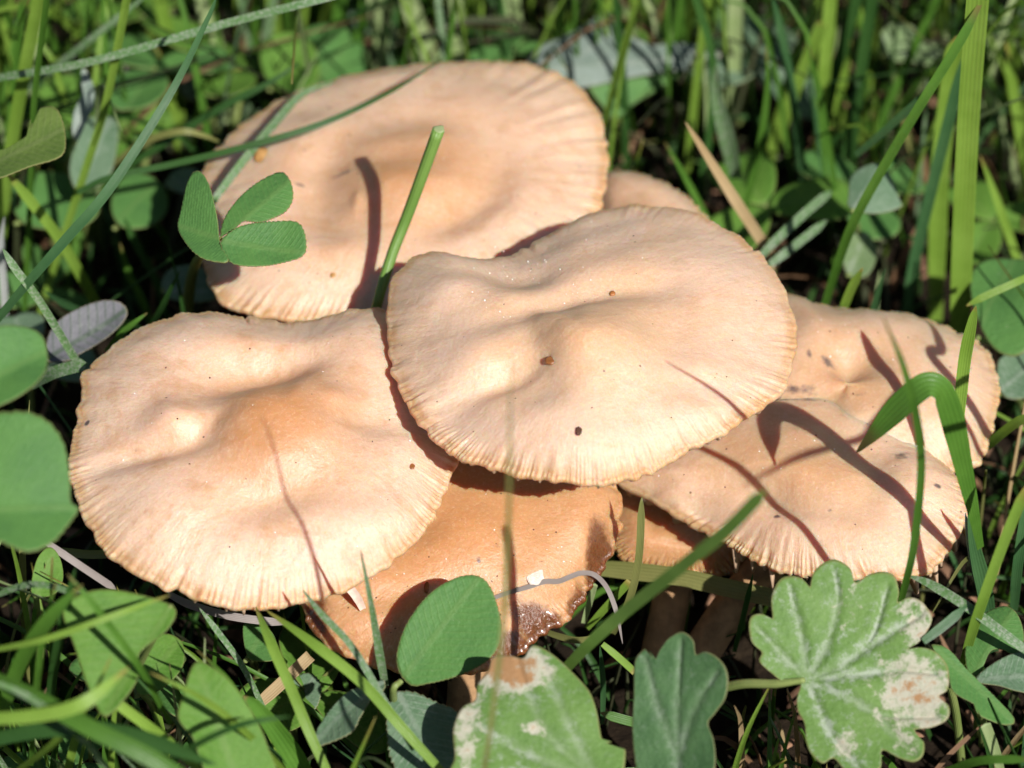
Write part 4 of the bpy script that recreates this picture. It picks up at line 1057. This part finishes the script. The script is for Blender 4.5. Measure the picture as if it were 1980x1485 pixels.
blade('bright thin blade reaching in from the right edge above the far right cap', [(2010, 525, 3.4), (1960, 548, 3.4), (1900, 575, 3.3), (1868, 592, 3.2)], 14, 'g_yellow', tip=0.3)
blade('green blade with a yellow tip standing in front of the far right cap', [(1850, 850, 3.3), (1857, 770, 3.8), (1866, 690, 4.3), (1880, 620, 4.8), (1887, 592, 5.0)], 24, 'g_yellow', tip=0.4)
blade('broad folded blade bent over in front of the far right cap', [(1896, 1060, 3.0), (1880, 980, 3.7), (1862, 900, 4.3), (1846, 830, 4.85), (1830, 776, 5.25), (1816, 750, 5.45), (1794, 744, 5.5), (1768, 760, 5.4), (1725, 800, 5.1), (1690, 838, 4.8), (1655, 876, 4.4)], 50, 'g_mid', tip=0.22, fold=0.10, seg=16, base=0.3, hint=unit(-fwd * 1.0 + np.array([0.0, 0.0, 0.9])))
blade('thin curved blade before the front right cap, tip over the far right cap', [(1738, 1190, 2.6), (1745, 1150, 3.1), (1766, 1060, 4.1), (1780, 930, 5.2), (1778, 850, 5.9), (1764, 770, 6.7), (1740, 690, 7.4), (1706, 610, 8.2)], 15, 'g_mid', tip=0.3)
blade('thick green blade pointing up to the front right cap from the bottom', [(1060, 1330, 2.3), (1130, 1255, 3.4), (1200, 1190, 4.3), (1300, 1110, 5.5), (1400, 1030, 6.6), (1478, 950, 7.5)], 24, 'cut_stem', tip=0.04, fold=0.0, thick=0.03)
blade('faint blurred upright blade leaning close before the middle cap', [(850, 2050, 0.5), (900, 1700, 3.2), (938, 1480, 5.0), (960, 1320, 5.9), (975, 1180, 6.6), (982, 1040, 7.35), (986, 880, 8.3), (987, 690, 9.3)], 9, 'g_olive', tip=0.3)

# tall blades leaning in from outside the frame, whose shadows cross the caps


def caster(label, mu, shadow, t, w, mat, root):
    pts = [mu[1](a, b) - SUN * tt for (a, b), tt in zip(shadow, t)]
    pts = [np.array(root, float)] + pts
    v, q, att = blade_geo(pts, w * S, tip=0.3, hint=SUN)
    o = mesh_obj('grass_blade', v, q, M[mat], None, attrs=att, loc=pts[0])
    tag(o, label, 'grass blade', 'grass blades')


caster('tall blade beyond the right edge shading the far right cap', m_rb, [(1845, 740), (1820, 670), (1785, 604)], [3.9, 4.6, 5.2], 22, 'g_yellow', (6.9, -1.0, -0.2))
caster('thin arching blade beyond the right edge shading the front right cap', m_rf, [(1840, 790), (1660, 850), (1540, 885), (1430, 945)], [4.5, 7.0, 8.6, 10.0], 14, 'g_mid', (7.4, -3.5, -0.2))

# low centre
blade('torn flat tan green blade lying under the shaded small cap', [(1140, 1098, 1.2), (1200, 1102, 1.3), (1310, 1115, 1.5), (1400, 1135, 1.6), (1600, 1180, 1.7)], 34, 'g_olive', tip=0.1)
blade('narrow blade hanging before the shaded small cap', [(1185, 1225, 1.3), (1215, 1165, 1.9), (1235, 1080, 2.5), (1241, 960, 3.2)], 14, 'g_olive', tip=0.1)
blade('short bright cut blade right of the rotting rim', [(1135, 1215, 1.2), (1180, 1165, 1.6), (1218, 1124, 1.9)], 15, 'g_yellow', blunt=True)
blade('short pale stub right of the rotting rim', [(1128, 1205, 1.3), (1140, 1165, 1.6), (1150, 1130, 1.9)], 12, 'g_pale', blunt=True)
_st = [m_low[1](a_, b_, 0.035 + 0.02 * math.sin(a_ * 0.05)) for a_, b_ in ((955, 1158), (985, 1147), (1020, 1140), (1052, 1130), (1080, 1127), (1104, 1117), (1124, 1112))] + [P(1150, 1112, 2.3), P(1174, 1138, 2.2), P(1192, 1185, 2.0), P(1204, 1245, 1.8)]
v, q, att = blade_geo(_st, 9 * S, tip=0.12, thick=0.008, roll=0.0, twist=0.4)
o = mesh_obj('dry_strand', v, q, M['g_grey'], None, attrs=att, loc=_st[0])
tag(o, 'dry purplish strand bent over the front rim of the orange cap', 'dry grass', 'grass blades')
blade('curled two tone dry blade below the rotting rim', [(1040, 1215, 1.4), (1080, 1230, 1.5), (1120, 1238, 1.6), (1160, 1228, 1.7), (1210, 1190, 1.9)], 12, 'g_olive', tip=0.3)
blade('yellow green stub crossing under the thick green blade', [(1165, 1245, 1.6), (1195, 1270, 1.5), (1228, 1300, 1.4)], 14, 'g_yellow', blunt=True)
blade('slim blade in the dark below the thick green blade', [(1165, 1400, 0.6), (1166, 1320, 1.3), (1160, 1250, 1.9)], 10, 'g_blue', tip=0.3)
blade('short green blade low behind the dark lobed leaf', [(1290, 1410, 1.0), (1220, 1395, 1.2), (1160, 1378, 1.3)], 18, 'g_mid', tip=0.2)
blade('slim grey green blade standing before the left part of the orange cap', [(745, 1325, 2.4), (735, 1270, 2.9), (718, 1170, 3.7), (697, 1062, 4.5)], 16, 'g_dust', tip=0.6)
blade('pale thin blade crossing from the left cap to the bottom leaf', [(800, 1450, 2.6), (740, 1350, 3.0), (680, 1250, 3.4), (620, 1185, 3.6), (585, 1140, 3.7)], 13, 'g_dust', tip=0.3)
blade('long bright blade running from the left cap to the bottom edge', [(870, 1510, 2.4), (780, 1410, 2.9), (700, 1320, 3.2), (600, 1240, 3.4), (512, 1178, 3.4)], 20, 'g_yellow', tip=0.3)
blade('bright blade dropping steeply from the front of the left cap', [(650, 1530, 2.2), (600, 1420, 2.7), (560, 1325, 3.0), (520, 1235, 3.2), (494, 1172, 3.2)], 20, 'g_yellow', tip=0.3)
blade('thin dusty blade among the bottom blades under the left cap', [(520, 1390, 1.6), (470, 1290, 2.2), (420, 1220, 2.6), (385, 1175, 2.8)], 11, 'g_dust', tip=0.3)
blade('dry grey strand lying under the front of the left cap', [(325, 1148, 2.2), (370, 1170, 2.2), (450, 1192, 2.2), (560, 1206, 2.1)], 15, 'g_grey', tip=0.1)
blade('brown straw lying at the bottom left', [(490, 1370, 1.6), (540, 1325, 1.7), (600, 1268, 1.8)], 24, 'g_dry', blunt=True)
blade('white shiny stalk slanting under the round left leaf', [(85, 1045, 3.2), (150, 1090, 3.0), (225, 1140, 2.6)], 14, 'g_grey', tip=0.1)
blade('olive blade in the gap under the left edge of the left cap', [(120, 1065, 2.2), (170, 1072, 2.3), (230, 1070, 2.4)], 16, 'g_olive', tip=0.2)
blade('dark keeled blade beside the light green broad leaf', [(620, 1560, 1.4), (560, 1450, 2.2), (500, 1370, 2.8), (470, 1345, 3.0)], 44, 'g_mid', tip=0.7, fold=0.5)
blade('bright blade left of the light green broad leaf', [(400, 1500, 2.6), (320, 1430, 3.2), (240, 1370, 3.7), (190, 1330, 3.9)], 20, 'g_yellow', tip=0.3)

# low right
blade('pale blade slanting down right from the front right cap', [(2010, 1275, 2.6), (1960, 1240, 2.8), (1880, 1180, 3.0), (1800, 1130, 3.1), (1755, 1113, 3.1)], 18, 'g_dust', tip=0.3)
blade('bright slanting blade at the lower right edge', [(1860, 1290, 2.0), (1890, 1190, 3.0), (1940, 1050, 4.0), (1990, 930, 4.8)], 20, 'g_yellow', tip=0.1)
blade('dark broad blade standing right of the front right cap', [(1920, 1260, 0.6), (1905, 1150, 1.8), (1885, 1060, 2.6), (1872, 980, 3.2)], 30, 'g_blue', tip=0.5)
blade('white glossy sliver beside the front right cap', [(1895, 1150, 1.8), (1880, 1080, 2.4), (1866, 990, 3.1)], 13, 'g_white', tip=0.3)
blade('grey blade crossing toward the white edge of the scalloped leaf', [(1785, 1240, 3.2), (1830, 1205, 3.3), (1870, 1170, 3.4)], 18, 'g_blue', tip=0.3)
blade('green blade from the right edge behind the far right cap', [(1860, 900, 1.2), (1910, 860, 2.0), (1960, 820, 2.6), (2000, 800, 2.9)], 18, 'g_yellow', tip=0.2)
blade('blue green blade at the right edge in shade', [(1960, 1180, 1.0), (1968, 1090, 2.0), (1990, 950, 3.0)], 20, 'g_blue', tip=0.2)
blade('thin dark blade under the ragged margin', [(1420, 1260, 0.8), (1440, 1180, 1.6), (1456, 1110, 2.2)], 10, 'g_dark', tip=0.3)
blade('light stub at the bottom right corner', [(1935, 1490, 1.6), (1920, 1440, 2.0), (1905, 1400, 2.3)], 20, 'g_pale', blunt=True)
blade('brown twig like strand at the bottom right', [(1800, 1500, 1.6), (1840, 1455, 1.8), (1900, 1400, 2.0)], 9, 'g_brown', tip=0.3)
blade('dark green blade arching along the bottom right edge', [(1830, 1490, 2.0), (1900, 1470, 2.5), (2000, 1468, 2.8)], 16, 'g_mid', tip=0.2)

# blurred blades close to the camera, bottom left
blade('soft wide blade sweeping across the bottom left corner', [(-60, 1290, 4.6), (60, 1345, 4.8), (180, 1410, 4.8), (300, 1470, 4.6), (400, 1540, 4.2)], 34, 'g_mid', tip=0.1)
blade('soft dark blade along the bottom edge at left', [(-60, 1440, 3.8), (100, 1410, 4.2), (250, 1420, 4.4), (420, 1480, 4.4)], 30, 'g_dark', tip=0.2)
blade('soft upright green blade near the bottom left corner', [(-10, 1420, 3.0), (40, 1280, 4.2), (100, 1190, 5.0), (160, 1130, 5.4)], 28, 'g_mid', tip=0.4)
blade('blurred dark stalk left of the drooping leaf', [(90, 1400, 2.2), (105, 1290, 3.4), (120, 1210, 4.2), (145, 1100, 5.0)], 18, 'g_dark', tip=0.2)
blade('blurred blade crossing the bottom left from the side', [(-60, 1390, 4.8), (60, 1385, 5.0), (160, 1360, 5.2), (250, 1290, 5.3)], 26, 'g_yellow', tip=0.3)

blade('thin soft blade rising left across the drooping leaf', [(330, 1400, 3.0), (270, 1290, 4.2), (190, 1180, 5.0), (130, 1110, 5.4)], 13, 'g_mid', tip=0.3)
blade('thin soft bright blade crossing the bottom left leaves to the right', [(-30, 1260, 4.4), (90, 1235, 4.8), (220, 1190, 5.0), (330, 1150, 4.9)], 12, 'g_yellow', tip=0.3)
blade('soft dusty blade slanting under the round left leaf', [(-30, 1160, 3.8), (60, 1130, 4.2), (150, 1150, 4.3), (250, 1210, 4.2)], 12, 'g_dust', tip=0.3)
blade('slim bright blade crossing the light green broad leaf', [(560, 1500, 2.6), (480, 1420, 3.6), (390, 1350, 4.3), (290, 1300, 4.7)], 13, 'g_yellow', tip=0.4)
blade('slim dark blade crossing low before the light green broad leaf', [(300, 1500, 3.4), (380, 1440, 4.2), (470, 1400, 4.6), (560, 1385, 4.7)], 12, 'g_dark', tip=0.3)
blade('thin green blade upright left of the drooping leaf', [(60, 1480, 2.0), (70, 1340, 3.6), (85, 1220, 4.6), (110, 1120, 5.2)], 12, 'g_mid', tip=0.4)
blade('thin pale blade leaning left over the bottom left corner', [(220, 1500, 3.2), (150, 1420, 4.2), (60, 1350, 5.0), (-30, 1310, 5.4)], 13, 'g_dust', tip=0.3)
blade('slim yellow green blade among the leaves at the lower left edge', [(20, 1500, 2.6), (100, 1440, 3.8), (170, 1360, 4.6), (215, 1270, 5.1)], 12, 'g_yellow', tip=0.4)

# thick cut stem standing on the rear cap's near side
cs = empty('cut_stem', P(690, 790, 0.9))
tag(cs, 'thick green cut stem standing upright before the rear cap', 'plant stem')
v, q, tt, a = tube_geo([P(690, 790, 0.9), P(714, 650, 2.75), P(728, 592, 3.4), P(757, 495, 3.8), P(792, 405, 4.25), P(848, 251, 5.25)], [0.055, 0.055, 0.062, 0.066, 0.072], 10, 12, open_end=True)
mesh_obj('stem', v, q, M['cut_stem'], cs, tt, a)
v, q, t = lump_geo(P(848, 250, 5.25), unit(-fwd * 0.3 + np.array([0, 0, 1])), 0.075, 0.06, 0.01, 3)
mesh_obj('cut_end', v, q, M['g_pale'], cs, t)
# pale dry chip resting on the orange cap
e = empty('bark_chip', P(690, 1170, 2.3))
tag(e, 'pale splinter leaning on the left side of the orange cap', 'plant debris')
v, q, a = blade_geo([P(702, 1178, 2.45), P(690, 1155, 2.62), P(676, 1138, 2.7), P(660, 1127, 2.78)], 0.09, tip=0.15, thick=0.03)
mesh_obj('splinter', v, q, M['root'], e, attrs=a)

# ------------------------------------------------------------------ fill: more blades and clover, kept off the caps and out of their sun


def poly_in(px, py, poly):
    x, y = poly[:, 0], poly[:, 1]
    x2, y2 = np.roll(x, -1), np.roll(y, -1)
    c = ((y > py) != (y2 > py)) & (px < (x2 - x) * (py - y) / (y2 - y + 1e-9) + x)
    return c.sum() % 2 == 1


BIG = []
for (ol, P0, n, drop, root) in CAPS:
    c_ = ol.mean(0)
    BIG.append((c_ + (ol - c_) * 1.04, P0 - n * drop * 0.3, n))
KEEP = [np.array(IVY) , np.array([(770, 1110), (970, 1110), (970, 1325), (770, 1325)], float), np.array([(345, 325), (592, 325), (592, 515), (345, 515)], float),
        np.array([(880, 1270), (1200, 1270), (1200, 1485), (880, 1485)], float), np.array([(1220, 1225), (1410, 1225), (1410, 1485), (1220, 1485)], float)]


def clear(pts, shade=True):
    for p in pts:
        px, py, dep = project(p)
        for poly, P0, n in BIG:
            if poly_in(px, py, poly):
                hit = plane_hit(px, py, P0, n)
                if dep < (hit - EYE) @ fwd + 0.4:
                    return False
            tt = np.dot(P0 - p, n) / np.dot(SUN, n)
            if shade and tt > 0:
                h = p + SUN * tt
                a, b, _ = project(h)
                if poly_in(a, b, poly):
                    return False
        for poly in KEEP:
            if poly_in(px, py, poly) and dep < DIST + 1.5:
                return False
    return True


HERO = np.array([(*project(p), ) for b in BL for p in spline(b, 6)])
HERO = HERO[(HERO[:, 0] > -30) & (HERO[:, 0] < PXW + 30) & (HERO[:, 1] < PXH)]


def hides(den):
    for p in den:
        px, py, dep = project(p)
        dd = (HERO[:, 0] - px) ** 2 + (HERO[:, 1] - py) ** 2
        if np.any((dd < 15 ** 2) & (HERO[:, 2] > dep)):
            return True
        tt = 1.2
        # and out of their sun
        for tt in (1.0, 2.0, 3.2, 4.6):
            a, b, dp = project(p + SUN * tt)
            dd = (HERO[:, 0] - a) ** 2 + (HERO[:, 1] - b) ** 2
            if np.any((dd < 7 ** 2) & (np.abs(HERO[:, 2] - dp) < 0.5)):
                return True
    return False


FILL = []
r = np.random.default_rng(21)
mats = ['g_mid', 'g_mid', 'g_yellow', 'g_yellow', 'g_yellow', 'g_blue', 'g_dark', 'g_dust', 'g_pale', 'g_olive', 'g_dry', 'g_mid']
tries = 0
TUFTS = [(r.uniform(-8.5, 8.5), r.uniform(-7.5, 13)) for _ in range(60)] + [(r.uniform(-8, 9), r.uniform(4.5, 13)) for _ in range(90)] + [(r.uniform(-8, 0), r.uniform(-7, -2)) for _ in range(45)] + [(r.uniform(3, 8), r.uniform(-6, 3)) for _ in range(25)] + [(r.uniform(0.2, 3.2), r.uniform(-4.5, -1.5)) for _ in range(22)]
while len(FILL) < 900 and tries < 20000:
    tries += 1
    cx, cy = TUFTS[r.integers(len(TUFTS))]
    x, y = cx + r.normal(0, 0.5), cy + r.normal(0, 0.6)
    if y < -1:
        hgt = r.uniform(1.2, 4.6) if x < -1.5 else r.uniform(1.0, 3.2)
    elif y < 3.5:
        hgt = r.uniform(1.5, 4.5)
    else:
        hgt = r.uniform(2.5, 8.0)
    az = r.uniform(0, 6.28)
    lean = hgt * abs(r.normal(0, 0.35 if r.uniform() < 0.55 else 0.85)) + 0.1
    lean = min(lean, hgt * 1.5)
    d = np.array([math.cos(az), math.sin(az), 0])
    b = np.array([x, y, -0.25])
    pts = [b, b + d * lean * 0.12 + np.array([0, 0, hgt * 0.36]), b + d * lean * 0.45 + np.array([0, 0, hgt * 0.72]), b + d * lean + np.array([0, 0, hgt * (1.0 - 0.12 * lean / hgt)])]
    den = spline(pts, 5)
    if not clear(den) or hides(den):
        continue
    pr = [project(p) for p in den]
    inview = sum(1 for a in pr if 0 < a[0] < PXW and 0 < a[1] < PXH)
    wpx = r.uniform(7, 16) if y < 3 else r.uniform(8, 22)
    mt_ = mats[r.integers(len(mats))]
    if y > 3 and r.uniform() < 0.55: mt_ = ['g_yellow', 'g_yellow', 'g_pale', 'g_mid'][r.integers(4)]
    if y > 3 and mt_ in ('g_dry', 'g_olive'): mt_ = 'g_yellow'
    FILL.append((inview * wpx * hgt, pts, wpx * S, mt_, r.uniform(-1.2, 1.2), r.uniform(-0.8, 0.8), y))
FILL.sort(key=lambda f: -f[0])
rest = {}
for i, (sc_, pts, w, mt, roll, tw, y) in enumerate(FILL):
    v, q, att = blade_geo(pts, w, tip=0.5, roll=roll, twist=tw, seg=6)
    if i < 210:
        o = mesh_obj('grass_blade', v, q, M[mt], None, attrs=att, loc=pts[0])
        hue = {'g_mid': 'green', 'g_yellow': 'yellow green', 'g_blue': 'blue green', 'g_dark': 'dark green', 'g_dust': 'dusty green', 'g_pale': 'pale', 'g_olive': 'olive', 'g_dry': 'straw coloured', 'g_brown': 'brown'}[mt]
        bx = project(pts[0])[0]
        if y > 2.0:
            where = 'left of the rear cap' if bx < 420 else ('above the rear cap' if bx < 1150 else ('between middle cap and broad right blade' if bx < 1800 else 'at the right edge'))
            tag(o, 'slender %s blade in blurred turf %s' % (hue, where), 'grass blade', 'background grass blades, %s, %s' % (hue, where))
        else:
            where = 'left of the left cap' if bx < 300 else ('under the left cap' if bx < 800 else ('under the middle caps' if bx < 1400 else 'near the scalloped ivy leaf'))
            tag(o, 'slender %s blade in low turf %s' % (hue, where), 'grass blade', 'low grass blades, %s, %s' % (hue, where))
    else:
        rest.setdefault(mt, []).append((v, q, att))
vs, qs, ls, ss, mi, off = [], [], [], [], [], 0
keys = list(rest)
for ki, k_ in enumerate(keys):
    for v, q, att in rest[k_]:
        vs.append(v); qs.append(q + off); off += len(v)
        ls.append(att['l']); ss.append(att['s']); mi.append(np.full(len(q), ki))


def short_blades(n, ylo, yhi, hlo, hhi, seed, pal=('g_mid', 'g_thatch', 'g_dark', 'g_thatch', 'g_dark', 'g_thatch', 'g_brown', 'g_dark'), wd=(0.04, 0.12)):
    """countless short blades, moss and thatch between the tall ones"""
    global off
    rr = np.random.default_rng(seed)
    for _ in range(n):
        x, y = rr.uniform(-11, 11), rr.uniform(ylo, yhi)
        hgt = rr.uniform(hlo, hhi)
        az = rr.uniform(0, 6.28)
        ln = hgt * (rr.uniform(0.2, 1.3) if hhi < 5 else rr.uniform(0.05, 0.5))
        dd = np.array([math.cos(az), math.sin(az), 0])
        b = np.array([x, y, -0.25])
        pts = [b, b + dd * ln * 0.4 + np.array([0, 0, hgt * 0.6]), b + dd * ln + np.array([0, 0, hgt * rr.uniform(0.6, 1)])]
        if hhi > 2 and not clear(spline(pts, 4)):
            continue
        v, q, att = blade_geo(pts, rr.uniform(*wd), tip=0.6, roll=rr.uniform(-1.5, 1.5), seg=3)
        vs.append(v); qs.append(q + off); off += len(v)
        ls.append(att['l']); ss.append(att['s'])
        kk = pal[rr.integers(len(pal))]
        if kk not in keys: keys.append(kk)
        mi.append(np.full(len(q), keys.index(kk)))


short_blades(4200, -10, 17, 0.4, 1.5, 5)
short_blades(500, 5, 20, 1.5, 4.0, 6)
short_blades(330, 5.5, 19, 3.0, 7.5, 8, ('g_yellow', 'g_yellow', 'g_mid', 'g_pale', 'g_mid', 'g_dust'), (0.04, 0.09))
me = mesh_from('grass', np.vstack(vs), np.vstack(qs), attrs={'l': np.concatenate(ls), 's': np.concatenate(ss)})
for k_ in keys:
    me.materials.append(M[k_])
me.polygons.foreach_set('material_index', np.concatenate(mi).astype(np.int32))
go = link('grass', me, None)
tag(go, 'short dense turf and thatch between the taller blades', 'grass', kind='stuff')

# clover leaves in the turf: one trefoil, then copies
def trefoil_template(mat):
    root = empty('clover_leaf')
    na, nr = 40, 7
    T = np.linspace(0, 2 * np.pi, na, endpoint=False)
    for k_ in range(3):
        a0 = k_ * 2.1 + 0.2
        rows = []; S_, L_, B_ = [], [], []
        for b in np.linspace(0, 1, nr):
            x = 0.52 + 0.5 * b * np.cos(T); y = 0.36 * b * np.sin(T) * (1 + 0.25 * np.cos(T))
            x = x - 0.05 * b * np.exp(-((T) % (2 * np.pi) / 0.4) ** 2)
            hgt = 0.22 * np.abs(y) - 0.10 * (x - 0.3) ** 2 + 0.012 * np.sin(7 * x + 5 * y)
            rows.append(np.stack([x * math.cos(a0) - y * math.sin(a0), x * math.sin(a0) + y * math.cos(a0), hgt], -1))
            S_.append(y); L_.append(x); B_.append(np.full(na, b))
        up_ = np.vstack(rows)
        V = np.vstack([up_, up_ - np.array([0, 0, 0.015])])
        i = np.arange(nr - 1)[:, None] * na; j = np.arange(na)[None, :]
        q1 = np.stack([i + j, i + (j + 1) % na, i + na + (j + 1) % na, i + na + j], -1).reshape(-1, 4)
        m = nr * na
        e = (nr - 1) * na + np.arange(na); f = (nr - 1) * na + (np.arange(na) + 1) % na
        q = np.vstack([q1, q1[:, ::-1] + m, np.stack([e, f, f + m, e + m], -1)])
        me = mesh_from('leaflet', V, q, attrs={'s': np.tile(np.concatenate(S_), 2), 'l': np.tile(np.concatenate(L_), 2), 'rho': np.tile(np.concatenate(B_), 2), 'stain': np.zeros(2 * m), 'vein': np.zeros(2 * m)})
        link('leaflet', me, M[mat], root)
    v, q, t, a = tube_geo([(0.3, 0.2, -2.6), (0.2, 0.1, -1.6), (0.05, 0.0, -0.7), (0, 0, 0)], [0.045, 0.045, 0.04, 0.03], 6, 6)
    me = mesh_from('stalk', v, q, t, attrs=a)
    link('stalk', me, M['petiole'], root)
    return root


protos = [trefoil_template(m_) for m_ in ('clover', 'clover_b', 'clover_g')]
used = [False] * 3
r = np.random.default_rng(5)
placed = 0
for _ in range(3000):
    if placed >= 22:
        break
    zone = r.uniform()
    if zone < 0.45: x, y, z = r.uniform(-7.5, -3.2), r.uniform(1.5, 9), r.uniform(0.5, 1.9)
    elif zone < 0.6: x, y, z = r.uniform(-3, 8), r.uniform(5.5, 11), r.uniform(0.5, 1.6)
    elif zone < 0.8: x, y, z = r.uniform(2, 8), r.uniform(3, 9), r.uniform(0.4, 1.5)
    else: x, y, z = r.uniform(-7, 6), r.uniform(-6, -2.5), r.uniform(0.5, 1.6)
    p = np.array([x, y, z])
    ring = [p + np.array([math.cos(a) * 0.9, math.sin(a) * 0.9, 0]) for a in np.linspace(0, 6.28, 6)] + [p]
    if not clear(ring): continue
    k_ = r.integers(3)
    src = protos[k_]
    if used[k_]:
        o = src.copy(); C.objects.link(o)
        for ch in src.children:
            c2 = ch.copy(); C.objects.link(c2); c2.parent = o
    else:
        o = src; used[k_] = True
    o.location = p
    o.rotation_euler = (r.uniform(-.1, .45), r.uniform(-.3, .3), r.uniform(0, 6.28))
    s_ = r.uniform(0.6, 1.15)
    o.scale = (s_, s_, s_)
    bx = project(p)[0]
    where = 'in the turf below the caps' if y < 0 else ('left of the rear cap' if x < -3 else ('above the rear cap' if bx < 1150 else 'in the right hand turf'))
    hue = ('mid green', 'bright green', 'grey green')[k_]
    tag(o, 'soft %s clover leaf half hidden %s' % (hue, where), 'clover leaf', '%s clover leaves %s' % (hue, where))
    placed += 1

# brown litter on the soil: chips nobody could count
mb = MB(); tt = []
r = np.random.default_rng(77)
for _ in range(900):
    p = np.array([r.uniform(-10, 10), r.uniform(-9, 15), r.uniform(-0.25, 0.15)])
    n = unit((r.normal(0, .5), r.normal(0, .5), 1))
    a_ = r.uniform(0.05, 0.28)
    v, q, t = lump_geo(p, n, a_, a_ * r.uniform(0.3, 0.9), 0.04, r.integers(99999), k=7, rot=r.uniform(0, 6))
    tt.append(t + mb.n); mb.add(v, q)
lo = mesh_obj('leaf_litter', np.vstack(mb.v), np.vstack(mb.f), M['litter'], None, np.vstack(tt))
tag(lo, 'reddish brown crumbs of dead leaf on the soil', 'leaf litter', kind='stuff')
